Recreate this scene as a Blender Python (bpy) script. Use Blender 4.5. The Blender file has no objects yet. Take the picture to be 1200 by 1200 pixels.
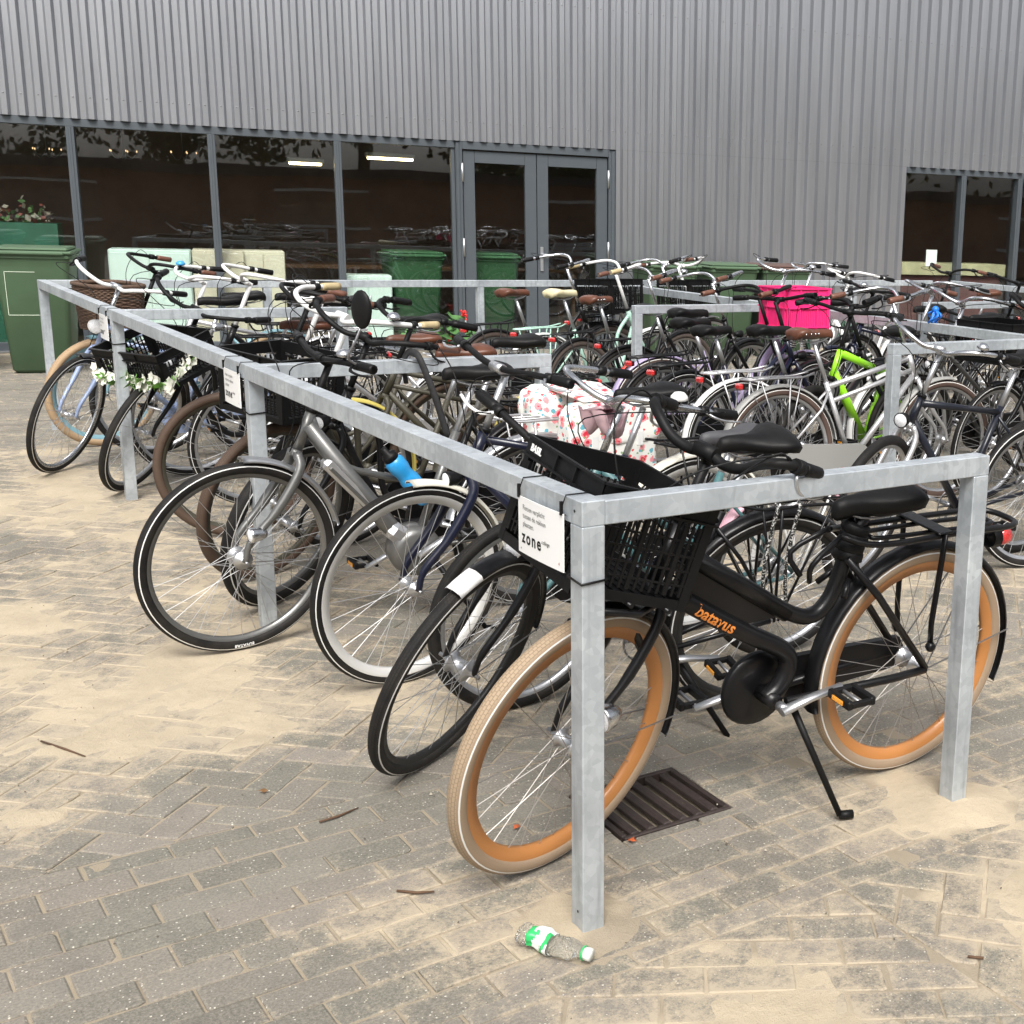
import bpy, math, random
from mathutils import Vector, Matrix, noise
R=math.radians; PI=math.pi
rnd=random.Random(7)
sc=bpy.context.scene; col=sc.collection

# ------------------------------------------------------------------ materials
def new_mat(name):
    m=bpy.data.materials.new(name); m.use_nodes=True
    nt=m.node_tree; b=nt.nodes['Principled BSDF']; return m,nt,b
def nd(nt,t,**kw):
    n=nt.nodes.new(t)
    for k,v in kw.items(): setattr(n,k,v)
    return n
def rgba(c): return (c[0],c[1],c[2],1)
def coords(nt,scale=1.0,kind='Object'):
    tc=nd(nt,'ShaderNodeTexCoord'); mp=nd(nt,'ShaderNodeMapping')
    mp.inputs['Scale'].default_value=(scale,)*3 if not isinstance(scale,tuple) else scale
    nt.links.new(tc.outputs[kind],mp.inputs['Vector']); return mp.outputs['Vector']
def noise_n(nt,vec,scale,detail=4,rough=.55):
    n=nd(nt,'ShaderNodeTexNoise'); n.inputs['Scale'].default_value=scale; n.inputs['Detail'].default_value=detail
    n.inputs['Roughness'].default_value=rough; nt.links.new(vec,n.inputs['Vector']); return n.outputs['Fac']
def ramp(nt,fac,stops):
    r=nd(nt,'ShaderNodeValToRGB'); e=r.color_ramp.elements
    while len(e)<len(stops): e.new(.5)
    for i,(p,c) in enumerate(stops): e[i].position=p; e[i].color=rgba(c)
    nt.links.new(fac,r.inputs['Fac']); return r.outputs['Color']
def mixc(nt,fac,a,b,blend='MIX'):
    m=nd(nt,'ShaderNodeMix',data_type='RGBA',blend_type=blend)
    for s,v in ((m.inputs[0],fac),(m.inputs[6],a),(m.inputs[7],b)):
        if isinstance(v,(int,float)): s.default_value=v
        elif isinstance(v,tuple): s.default_value=rgba(v)
        else: nt.links.new(v,s)
    return m.outputs[2]
def mth(nt,op,a,b=0.,clamp=False):
    m=nd(nt,'ShaderNodeMath',operation=op,use_clamp=clamp)
    for s,v in ((m.inputs[0],a),(m.inputs[1],b)):
        if isinstance(v,(int,float)): s.default_value=v
        else: nt.links.new(v,s)
    return m.outputs[0]
def bump(nt,b,h,strength=.3,dist=.002):
    bp=nd(nt,'ShaderNodeBump'); bp.inputs['Strength'].default_value=strength; bp.inputs['Distance'].default_value=dist
    nt.links.new(h,bp.inputs['Height']); nt.links.new(bp.outputs['Normal'],b.inputs['Normal'])
_pc={}
def paint(c,rough=.35,metal=0.,dirt=.35,coat=0.,name='paint'):
    """painted / metal / plastic surface with dust and slight wear"""
    k=(tuple(c),rough,metal,dirt,coat)
    if k in _pc: return _pc[k]
    m,nt,b=new_mat(name)
    v=coords(nt,1.); n1=noise_n(nt,v,9.,5); n2=noise_n(nt,v,70.,3)
    f=mth(nt,'MULTIPLY',mth(nt,'SUBTRACT',n1,.45),dirt*2.2,True)
    dust=tuple(.72*x+.28*y for x,y in zip(c,(.23,.2,.16)))
    nt.links.new(mixc(nt,f,tuple(c),dust),b.inputs['Base Color'])
    nt.links.new(mth(nt,'ADD',mth(nt,'MULTIPLY',n2,.22),rough-.08,True),b.inputs['Roughness'])
    b.inputs['Metallic'].default_value=metal
    if max(c)<.03 and not metal: b.inputs['Specular IOR Level'].default_value=.2
    if coat: b.inputs['Coat Weight'].default_value=coat; b.inputs['Coat Roughness'].default_value=.12
    _pc[k]=m; return m
BLK=lambda: paint((.006,.006,.007),.36,0,.12,.18,'black_paint')
MATBLK=lambda: paint((.006,.006,.0065),.5,0,.10,0,'matt_black')
CHROME=lambda: paint((.62,.63,.65),.22,1.,.25,0,'chrome')
ALU=lambda: paint((.55,.56,.58),.36,.9,.3,0,'aluminium')
STEEL=lambda: paint((.32,.32,.33),.42,.85,.4,0,'dull_steel')
PLAST=lambda: paint((.006,.006,.0065),.45,0,.10,0,'black_plastic')
WHITE=lambda: paint((.75,.75,.73),.4,0,.2,0,'white_plastic')
def m_tyre(c=(.008,.0075,.0075),name='rubber',tread=True):
    k=('tyre',c,tread)
    if k in _pc: return _pc[k]
    m,nt,b=new_mat(name); v=coords(nt,1.); n=noise_n(nt,v,14.,5)
    uv=nd(nt,'ShaderNodeUVMap'); br=nd(nt,'ShaderNodeTexBrick'); nt.links.new(uv.outputs['UV'],br.inputs['Vector'])
    br.inputs['Scale'].default_value=1.; br.inputs['Brick Width'].default_value=.012; br.inputs['Row Height'].default_value=.008
    br.inputs['Mortar Size'].default_value=.0012; br.inputs['Mortar Smooth'].default_value=.3
    tk=.7 if tread else .06
    f=mth(nt,'MULTIPLY',mth(nt,'SUBTRACT',n,.42),1.6,True)
    dust=tuple(.86*x+.14*y for x,y in zip(c,(.22,.18,.13)))
    base=mixc(nt,f,c,dust)
    dk=tuple(x*.6 for x in c)
    base=mixc(nt,mth(nt,'MULTIPLY',br.outputs['Fac'],tk),base,dk)
    nt.links.new(base,b.inputs['Base Color']); b.inputs['Roughness'].default_value=.7; b.inputs['Specular IOR Level'].default_value=.3
    bump(nt,b,mth(nt,'MULTIPLY',br.outputs['Fac'],-1.),.6 if tread else .08,.0015); _pc[k]=m; return m
def m_reflector(c):
    k=('refl',c)
    if k in _pc: return _pc[k]
    m,nt,b=new_mat('reflector'); v=coords(nt,1.)
    vo=nd(nt,'ShaderNodeTexVoronoi'); vo.inputs['Scale'].default_value=220; nt.links.new(v,vo.inputs['Vector'])
    nt.links.new(mixc(nt,mth(nt,'MULTIPLY',vo.outputs['Distance'],.8,True),c,tuple(min(1,x*1.6+.03) for x in c)),b.inputs['Base Color'])
    b.inputs['Roughness'].default_value=.15; b.inputs['Coat Weight'].default_value=.6
    bump(nt,b,vo.outputs['Distance'],.5,.001); _pc[k]=m; return m
def m_galv():
    m,nt,b=new_mat('galvanised_steel'); v=coords(nt,1.)
    vo=nd(nt,'ShaderNodeTexVoronoi'); vo.inputs['Scale'].default_value=55; nt.links.new(v,vo.inputs['Vector'])
    bw=nd(nt,'ShaderNodeSeparateColor'); nt.links.new(vo.outputs['Color'],bw.inputs['Color'])
    n=noise_n(nt,v,5.,6); n2=noise_n(nt,coords(nt,(40.,40.,3.)),1.,4)
    c=ramp(nt,n,[(.25,(.34,.37,.40)),(.5,(.50,.54,.57)),(.75,(.62,.66,.68))])
    c=mixc(nt,mth(nt,'MULTIPLY',bw.outputs[0],.42),c,(.30,.33,.36))
    c=mixc(nt,mth(nt,'MULTIPLY',mth(nt,'SUBTRACT',n2,.54),2.6,True),c,(.22,.24,.26))
    nt.links.new(c,b.inputs['Base Color']); b.inputs['Metallic'].default_value=.45
    nt.links.new(mth(nt,'ADD',mth(nt,'MULTIPLY',n,.25),.36),b.inputs['Roughness'])
    bump(nt,b,n2,.15,.001); return m
def m_cladding():
    m,nt,b=new_mat('silver_grey_cladding'); v=coords(nt,1.)
    n=noise_n(nt,coords(nt,(6.,6.,.5)),1.,6,.6); n2=noise_n(nt,v,.6,3)
    c=ramp(nt,n,[(.3,(.40,.41,.44)),(.55,(.44,.45,.48)),(.8,(.475,.485,.515))])
    c=mixc(nt,mth(nt,'MULTIPLY',n2,.35),c,(.33,.345,.345))
    nt.links.new(c,b.inputs['Base Color']); b.inputs['Metallic'].default_value=.8
    nt.links.new(mth(nt,'ADD',mth(nt,'MULTIPLY',n,.1),.25),b.inputs['Roughness']); return m
def m_glass():
    m=bpy.data.materials.new('window_glass'); m.use_nodes=True; nt=m.node_tree; nt.nodes.clear()
    o=nd(nt,'ShaderNodeOutputMaterial'); t=nd(nt,'ShaderNodeBsdfTransparent'); g=nd(nt,'ShaderNodeBsdfGlossy'); mx=nd(nt,'ShaderNodeMixShader')
    t.inputs['Color'].default_value=(.95,.97,.96,1); g.inputs['Roughness'].default_value=.012; 
    ge=nd(nt,'ShaderNodeNewGeometry'); dt=nd(nt,'ShaderNodeVectorMath',operation='DOT_PRODUCT'); nt.links.new(ge.outputs['Incoming'],dt.inputs[0]); nt.links.new(ge.outputs['Normal'],dt.inputs[1])
    fr_=mth(nt,'ADD',mth(nt,'MULTIPLY',mth(nt,'POWER',mth(nt,'SUBTRACT',1.,mth(nt,'ABSOLUTE',dt.outputs['Value'])),5.),.93),.065)
    g.inputs['Color'].default_value=(.95,.97,1,1)
    v=coords(nt,.7); n=noise_n(nt,v,1.,2); bp=nd(nt,'ShaderNodeBump'); bp.inputs['Strength'].default_value=.05; bp.inputs['Distance'].default_value=.05
    nt.links.new(n,bp.inputs['Height']); nt.links.new(bp.outputs['Normal'],g.inputs['Normal'])
    nt.links.new(fr_,mx.inputs[0]); nt.links.new(t.outputs[0],mx.inputs[1]); nt.links.new(g.outputs[0],mx.inputs[2]); nt.links.new(mx.outputs[0],o.inputs[0]); return m
def m_emit(c,s,name='lit_lamp'):
    m,nt,b=new_mat(name); b.inputs['Base Color'].default_value=rgba(c); b.inputs['Emission Color'].default_value=rgba(c); b.inputs['Emission Strength'].default_value=s; return m
def m_simple(c,rough=.6,name='surface',var=.3,scale=6.,bmp=0.):
    m,nt,b=new_mat(name); v=coords(nt,1.); n=noise_n(nt,v,scale,6,.6)
    nt.links.new(ramp(nt,n,[(.25,tuple(x*(1-var) for x in c)),(.75,tuple(min(1,x*(1+var)) for x in c))]),b.inputs['Base Color'])
    b.inputs['Roughness'].default_value=rough
    if bmp: bump(nt,b,noise_n(nt,v,scale*8,4),.5,bmp)
    return m
def m_floral():
    m,nt,b=new_mat('floral_oilcloth'); v=coords(nt,1.)
    def spots(scale,thr,c,base,seed):
        mp=nd(nt,'ShaderNodeMapping'); mp.inputs['Location'].default_value=(seed,seed*.7,seed*.3); nt.links.new(v,mp.inputs['Vector'])
        vo=nd(nt,'ShaderNodeTexVoronoi'); vo.inputs['Scale'].default_value=scale; nt.links.new(mp.outputs[0],vo.inputs['Vector'])
        d=mth(nt,'ADD',vo.outputs['Distance'],mth(nt,'MULTIPLY',noise_n(nt,mp.outputs[0],90.,2),.3))
        f=mth(nt,'LESS_THAN',d,thr); return mixc(nt,f,base,c)
    c=(.80,.80,.76)
    c=spots(24.,.40,(.12,.42,.52),c,1.3); c=spots(19.,.50,(.85,.30,.33),c,4.1); c=spots(19.,.36,(.62,.03,.06),c,4.1); c=spots(30.,.40,(.70,.07,.08),c,7.7); c=spots(30.,.26,(.86,.40,.40),c,7.7); c=spots(38.,.32,(.22,.40,.18),c,2.9)
    nt.links.new(c,b.inputs['Base Color']); b.inputs['Roughness'].default_value=.3; return m

def m_brick():
    m,nt,b=new_mat('concrete_paver'); v=coords(nt,1.)
    at=nd(nt,'ShaderNodeAttribute',attribute_name='bvar'); sa=nd(nt,'ShaderNodeAttribute',attribute_name='sandy')
    sepc=nd(nt,'ShaderNodeSeparateColor'); nt.links.new(at.outputs['Color'],sepc.inputs['Color'])
    c=mixc(nt,sepc.outputs[0],(.128,.116,.096),(.215,.188,.160)); 
    c=mixc(nt,mth(nt,'MULTIPLY',sepc.outputs[1],.45),c,(.15,.155,.125))
    n=noise_n(nt,v,150.,8,.8); c=mixc(nt,mth(nt,'MULTIPLY',mth(nt,'SUBTRACT',n,.46),3.2,True),c,(.33,.30,.25)); c=mixc(nt,mth(nt,'MULTIPLY',mth(nt,'SUBTRACT',.47,n),3.2,True),c,(.05,.045,.038))
    nb=noise_n(nt,v,9.,5,.6); c=mixc(nt,mth(nt,'MULTIPLY',mth(nt,'SUBTRACT',nb,.5),1.5,True),c,(.095,.088,.078))
    vo=nd(nt,'ShaderNodeTexVoronoi'); vo.inputs['Scale'].default_value=120; nt.links.new(v,vo.inputs['Vector'])
    vs=nd(nt,'ShaderNodeSeparateColor'); nt.links.new(vo.outputs['Color'],vs.inputs['Color'])
    sp=mth(nt,'MULTIPLY',mth(nt,'LESS_THAN',vo.outputs['Distance'],mth(nt,'MULTIPLY',vs.outputs[1],.30)),mth(nt,'GREATER_THAN',vs.outputs[0],.70))
    c=mixc(nt,mth(nt,'MULTIPLY',sp,.8),c,(.60,.56,.48))
    # blown sand lying thin on the stone
    n3=noise_n(nt,v,16.,9,.72); n4=noise_n(nt,v,260.,3)
    n6=noise_n(nt,v,70.,8,.8)
    f=mth(nt,'ADD',mth(nt,'MULTIPLY',sa.outputs['Fac'],1.7),mth(nt,'ADD',mth(nt,'MULTIPLY',mth(nt,'SUBTRACT',n3,.5),2.6),mth(nt,'ADD',mth(nt,'MULTIPLY',mth(nt,'SUBTRACT',n6,.5),2.2),mth(nt,'MULTIPLY',mth(nt,'SUBTRACT',n4,.5),1.1))))
    f=mth(nt,'MULTIPLY',mth(nt,'SUBTRACT',f,.36),1.3,True)
    c=mixc(nt,mth(nt,'MULTIPLY',f,.92),c,(.40,.335,.245))
    nt.links.new(c,b.inputs['Base Color']); b.inputs['Roughness'].default_value=.88
    bump(nt,b,mth(nt,'ADD',n,mth(nt,'MULTIPLY',n4,.5)),.55,.0022); return m
def m_sand():
    m,nt,b=new_mat('sand'); v=coords(nt,1.)
    n=noise_n(nt,v,3.,8,.65); n2=noise_n(nt,v,300.,3); n5=noise_n(nt,v,28.,6,.7)
    c=ramp(nt,n,[(.3,(.36,.30,.215)),(.55,(.45,.375,.27)),(.8,(.51,.43,.31))])
    c=mixc(nt,mth(nt,'MULTIPLY',mth(nt,'SUBTRACT',n5,.56),2.6,True),c,(.30,.26,.20))
    c=mixc(nt,mth(nt,'MULTIPLY',mth(nt,'GREATER_THAN',n2,.66),.5),c,(.26,.2,.14))
    dp=nd(nt,'ShaderNodeAttribute',attribute_name='depth'); c=mixc(nt,mth(nt,'MULTIPLY',mth(nt,'SUBTRACT',1.,mth(nt,'MULTIPLY',dp.outputs['Fac'],4.,True),True),.62),c,(.21,.175,.13))
    nt.links.new(c,b.inputs['Base Color']); b.inputs['Roughness'].default_value=.95
    bump(nt,b,mth(nt,'ADD',mth(nt,'MULTIPLY',n2,.6),mth(nt,'MULTIPLY',n5,1.6)),.8,.005); return m

# ------------------------------------------------------------------ mesh building
def cr(pts,n=6):
    """Catmull-Rom through pts"""
    P=[Vector(p) for p in pts]; out=[]
    P=[P[0]*2-P[1]]+P+[P[-1]*2-P[-2]]
    for i in range(1,len(P)-2):
        a,b,c,d=P[i-1:i+3]
        for k in range(n):
            t=k/n; out.append(.5*((2*b)+(c-a)*t+(2*a-5*b+4*c-d)*t*t+(3*b-a-3*c+d)*t**3))
    out.append(P[-2]); return out
class MB:
    def __init__(s,T=None): s.v=[];s.f=[];s.m=[];s.sm=[];s.uv=[];s.T=T;s.mats=[]
    def mi(s,mat):
        if mat not in s.mats: s.mats.append(mat)
        return s.mats.index(mat)
    def av(s,p):
        p=Vector(p); s.v.append(s.T(p) if s.T else p); return len(s.v)-1
    def af(s,idx,mat,smooth=True,uv=None):
        s.f.append(tuple(idx)); s.m.append(s.mi(mat)); s.sm.append(smooth); s.uv.append(uv)
    def tube(s,pts,r,mat,n=8,closed=False,cap=True,sq=None):
        P=[Vector(p) for p in pts]; N=len(P)
        rr=r if isinstance(r,(list,tuple)) else [r]*N
        tans=[]
        for i in range(N):
            a=P[(i-1)%N] if (closed or i>0) else P[i]; b=P[(i+1)%N] if (closed or i<N-1) else P[i]
            t=(b-a); tans.append(t.normalized() if t.length>1e-9 else Vector((0,0,1)))
        t0=tans[0]; u=Vector((0,1,0)) if abs(t0.y)<.9 else Vector((1,0,0))
        u=(u-t0*u.dot(t0)).normalized(); rings=[]
        for i in range(N):
            t=tans[i]; u=(u-t*u.dot(t)); u=u.normalized() if u.length>1e-6 else t.orthogonal().normalized(); w=t.cross(u)
            ring=[]
            for k in range(n):
                a=2*PI*k/n+(PI/4 if n==4 else 0)
                sx,sy=sq if sq else (1,1)
                ring.append(s.av(P[i]+rr[i]*(u*math.cos(a)*sx+w*math.sin(a)*sy)))
            rings.append(ring)
        M=N if closed else N-1
        for i in range(M):
            A,B=rings[i],rings[(i+1)%N]
            for k in range(n): s.af((A[k],A[(k+1)%n],B[(k+1)%n],B[k]),mat,n>4)
        if cap and not closed:
            s.af(rings[0][::-1],mat,False); s.af(rings[-1],mat,False)
    def box(s,c,size,mat,rot=None,bev=0.,smooth=False):
        hx,hy,hz=[q/2 for q in size]; c=Vector(c); idx=[]
        M=rot if rot is not None else Matrix.Identity(3)
        if bev<=0:
            for x in (-hx,hx):
                for y in (-hy,hy):
                    for z in (-hz,hz): idx.append(s.av(c+M@Vector((x,y,z))))
            for q in ((0,1,3,2),(4,6,7,5),(0,4,5,1),(2,3,7,6),(0,2,6,4),(1,5,7,3)): s.af([idx[k] for k in q],mat,False)
        else:
            b=min(bev,hx*.9,hy*.9,hz*.9); V={}
            for sx in (-1,1):
                for sy in (-1,1):
                    for sz in (-1,1):
                        V[sx,sy,sz]=(s.av(c+M@Vector((sx*hx,sy*(hy-b),sz*(hz-b)))),s.av(c+M@Vector((sx*(hx-b),sy*hy,sz*(hz-b)))),s.av(c+M@Vector((sx*(hx-b),sy*(hy-b),sz*hz))))
            def face(q,want):
                a,b_,c_=[s.v[k] for k in q[:3]]; 
                s.af(q,mat,False)
            for sg in (-1,1):
                o=[(-1,-1),(1,-1),(1,1),(-1,1)]
                if sg<0: o=o[::-1]
                s.af([V[sg,a,b2][0] for a,b2 in o],mat,False)
                s.af([V[a,sg,b2][1] for a,b2 in o[::-1]],mat,False)
                s.af([V[a,b2,sg][2] for a,b2 in o],mat,False)
            for a in (-1,1):
                for b2 in (-1,1):
                    w=a*b2
                    q=[V[a,b2,-1][0],V[a,b2,-1][1],V[a,b2,1][1],V[a,b2,1][0]]; s.af(q if w>0 else q[::-1],mat,False)
                    q=[V[a,-1,b2][0],V[a,-1,b2][2],V[a,1,b2][2],V[a,1,b2][0]]; s.af(q[::-1] if w>0 else q,mat,False)
                    q=[V[-1,a,b2][1],V[-1,a,b2][2],V[1,a,b2][2],V[1,a,b2][1]]; s.af(q if w>0 else q[::-1],mat,False)
                    for c2 in (-1,1):
                        q=V[a,b2,c2]; s.af(q if a*b2*c2>0 else q[::-1],mat,False)
    def lathe(s,prof,c,axis,mats,n=32,closed=True,smooth=True,a0=0.,a1=2*PI):
        """prof: (r, h) loop around axis through c; mats one or per segment"""
        c=Vector(c); ax=Vector(axis).normalized(); u=ax.orthogonal().normalized()
        if abs(ax.y)>.99: u=Vector((1,0,0))
        w=ax.cross(u); full=abs(a1-a0-2*PI)<1e-6; rings=[]
        cnt=n if full else n+1
        for i in range(cnt):
            a=a0+(a1-a0)*i/n; d=u*math.cos(a)+w*math.sin(a)
            rings.append([s.av(c+d*r+ax*h) for r,h in prof])
        L=len(prof); acc=[0]
        for k in range(L):
            p,q=prof[k],prof[(k+1)%L]; acc.append(acc[-1]+math.hypot(p[0]-q[0],p[1]-q[1]))
        rm=max(p[0] for p in prof)
        for i in range(n):
            A,B=rings[i],rings[(i+1)%cnt]
            for k in range(L if closed else L-1):
                mt=mats[k] if isinstance(mats,(list,tuple)) else mats
                k2=(k+1)%L; U0=(a1-a0)*i/n*rm; U1=(a1-a0)*(i+1)/n*rm
                s.af((A[k],A[k2],B[k2],B[k]),mt,smooth,((U0,acc[k]),(U0,acc[k+1]),(U1,acc[k+1]),(U1,acc[k])))
    def ball(s,c,r,mat,n=10,sc=(1,1,1),M=None):
        c=Vector(c); M=M or Matrix.Identity(3); rows=[]
        for i in range(1,n//2+1-0):
            th=PI*i/(n//2+1); rows.append([s.av(c+M@Vector((r*sc[0]*math.sin(th)*math.cos(2*PI*k/n),r*sc[1]*math.sin(th)*math.sin(2*PI*k/n),r*sc[2]*math.cos(th)))) for k in range(n)])
        t=s.av(c+M@Vector((0,0,r*sc[2]))); bt=s.av(c-M@Vector((0,0,r*sc[2])))
        for k in range(n):
            s.af((t,rows[0][k],rows[0][(k+1)%n]),mat); s.af((bt,rows[-1][(k+1)%n],rows[-1][k]),mat)
            for i in range(len(rows)-1): s.af((rows[i][k],rows[i+1][k],rows[i+1][(k+1)%n],rows[i][(k+1)%n]),mat)
    def prism(s,poly,d,mat,org=(0,0,0),ex=(1,0,0),ey=(0,0,1),smooth=False):
        """poly in (ex,ey) extruded by vector d both ways"""
        o=Vector(org);ex=Vector(ex);ey=Vector(ey);d=Vector(d)/2
        A=[s.av(o+ex*x+ey*y-d) for x,y in poly]; B=[s.av(o+ex*x+ey*y+d) for x,y in poly]; n=len(poly)
        s.af(A[::-1],mat,False); s.af(B,mat,False)
        for k in range(n): s.af((A[k],A[(k+1)%n],B[(k+1)%n],B[k]),mat,smooth)
    def build(s,name,parent=None):
        me=bpy.data.meshes.new(name); me.from_pydata([tuple(v) for v in s.v],[],s.f)
        for m in s.mats: me.materials.append(m)
        me.polygons.foreach_set('material_index',s.m); me.polygons.foreach_set('use_smooth',s.sm)
        if any(u is not None for u in s.uv):
            L=me.uv_layers.new(name='UVMap'); fl=[]
            for f,u in zip(s.f,s.uv):
                if u is None: fl+= [9.,9.]*len(f)
                else:
                    for q in u: fl+=[q[0],q[1]]
            L.data.foreach_set('uv',fl)
        me.update(); o=bpy.data.objects.new(name,me); col.objects.link(o)
        if parent: o.parent=parent
        return o
def tag(o,label=None,cat=None,group=None,kind=None):
    if label: o['label']=label
    if cat: o['category']=cat
    if group: o['group']=group
    if kind: o['kind']=kind
    return o
def empty(name,loc=(0,0,0),rot=(0,0,0)):
    o=bpy.data.objects.new(name,None); o.empty_display_size=.2; o.location=loc; o.rotation_euler=rot; col.objects.link(o); return o
def text_pts(txt,size,fn,mat,name,parent,align='LEFT',bold=0.0,spacing=1.0):
    """lettering as a mesh mapped by fn(x,y,depth)"""
    cu=bpy.data.curves.new('lettering','FONT'); cu.body=txt; cu.size=size; cu.extrude=.0005; cu.align_x=align; cu.offset=bold; cu.space_character=spacing; cu.resolution_u=3
    ob=bpy.data.objects.new('lettering',cu); col.objects.link(ob)
    dg=bpy.context.evaluated_depsgraph_get(); dg.update(); me=bpy.data.meshes.new_from_object(ob.evaluated_get(dg))
    bpy.data.objects.remove(ob); bpy.data.curves.remove(cu)
    for v in me.vertices: v.co=fn(v.co.x,v.co.y,v.co.z)
    me.materials.clear(); me.materials.append(mat); me.name=name
    o=bpy.data.objects.new(name,me); col.objects.link(o); o.parent=parent; return o
def rot_about(q,a,ang):
    q=Vector(q); M=Matrix.Rotation(ang,3,Vector(a).normalized()); return lambda p:q+M@(Vector(p)-q)

# ------------------------------------------------------------------ bicycle
def wheel(root,c,T,R_,tr,p,front,hi):
    tm=m_tyre(p.get('tyre',(.008,.0075,.0075))); side=m_tyre(p['side'] if 'side' in p else p.get('tyre',(.008,.0075,.0075)),'tyre_sidewall',False)
    rimm=p.get('rim') or ALU(); n=72 if hi else 48
    rd=p.get('rimd',.018); Rr=R_-tr*1.75
    rm=MB(T); w=.011+ .003*(rd>.02)
    rm.lathe([(Rr,-w),(Rr+.004,-w-.001),(Rr+.004,w+.001),(Rr,w),(Rr-rd,w*.62),(Rr-rd,-w*.62)],c,(0,1,0),rimm,n)
    ro=rm.build('wheel',root)
    t=MB(T); prof=[];ms=[]
    st=p.get('stripe'); stm=paint((.72,.72,.7),.3,0,.15,0,'reflective_strip') if st else None
    if st: angs=[-150,-120,-68,-58,-44,-22,0,22,44,58,68,120,150]
    else: angs=[-150,-120,-90,-65,-44,-22,0,22,44,65,90,120,150]
    for a in angs: prof.append((R_-tr+tr*math.cos(R(a)),tr*math.sin(R(a))))
    for i in range(len(angs)):
        a=angs[i]
        if st and i in (2,9): ms.append(stm)
        elif i in (4,5,6,7): ms.append(tm)
        else: ms.append(side)
    t.lathe(prof,c,(0,1,0),ms,n); t.build('tyre',ro)
    sp=MB(T); ns=p.get('spokes',32) if hi else 24; hr=.030 if p.get('bighub') and front==p.get('bighub')-1 else .021; C=Vector(c)
    smt=p.get('spokem') or paint((.42,.42,.42),.5,.8,.3,0,'spoke_steel')
    for i in range(ns):
        sd=1 if i%2 else -1; a=2*PI*i/ns; cr_=(1 if (i//2)%2 else -1)*R(58)
        h=C+Vector((hr*math.cos(a+cr_),sd*.026,hr*math.sin(a+cr_))); e=C+Vector(((Rr-rd)*math.cos(a),sd*.004,(Rr-rd)*math.sin(a)))
        sp.tube([h,e],.00125 if hi else .0016,smt,3,cap=False)
    sp.build('spokes',ro)
    hb=MB(T); hm=p.get('hubm') or ALU(); hr2=hr+.004
    hb.lathe([(.004,-.055),(.009,-.05),(.012,-.034),(hr2,-.03),(hr2,-.025),(hr*.72,-.02),(hr*.72,.02),(hr2,.025),(hr2,.03),(.012,.034),(.009,.05),(.004,.055)],c,(0,1,0),hm,14)
    hb.tube([C+Vector((0,-.07,0)),C+Vector((0,.07,0))],.006,STEEL(),6); hb.build('hub',ro)
    return ro
def fender(T,c,Rf,a0,a1,w,mat,tip=None,n=26):
    m=MB(T); C=Vector(c); prof=[(Rf-.012,-w),(Rf-.002,-w*.75),(Rf+.002,0),(Rf-.002,w*.75),(Rf-.012,w),(Rf-.015,w*.96),(Rf-.005,w*.7),(Rf-.001,0),(Rf-.005,-w*.7),(Rf-.015,-w*.96)]
    rings=[]
    for i in range(n+1):
        a=a0+(a1-a0)*i/n; d=Vector((math.cos(a),0,math.sin(a)))
        rings.append([m.av(C+d*r+Vector((0,h,0))) for r,h in prof])
    L=len(prof)
    for i in range(n):
        mt=tip if (tip and (i<3)) else mat
        for k in range(L): m.af((rings[i][k],rings[i][(k+1)%L],rings[i+1][(k+1)%L],rings[i+1][k]),mt)
    m.af(rings[0],mat,False); m.af(rings[-1][::-1],mat,False)
    return m
BARS={
 'oma':[(0,0,0),(.03,.05,.015),(.055,.14,.05),(.03,.225,.06),(-.06,.27,.045),(-.16,.285,.025),(-.27,.29,.005)],
 'tour':[(0,0,0),(.03,.06,0),(.05,.13,.03),(.02,.21,.05),(-.06,.27,.045),(-.19,.305,.02)],
 'flat':[(0,0,0),(0,.08,.005),(-.015,.17,.015),(-.035,.25,.018),(-.055,.325,.018)],
 'cargo':[(0,0,0),(.0,.07,-.012),(.005,.14,.0),(.0,.20,.03),(-.03,.255,.045),(-.085,.285,.035),(-.17,.295,.01)],
 'swan':[(0,0,0),(.05,.05,.0),(.09,.12,.02),(.07,.2,.045),(-.02,.26,.045),(-.13,.285,.03),(-.25,.29,.02)],
}
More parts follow.
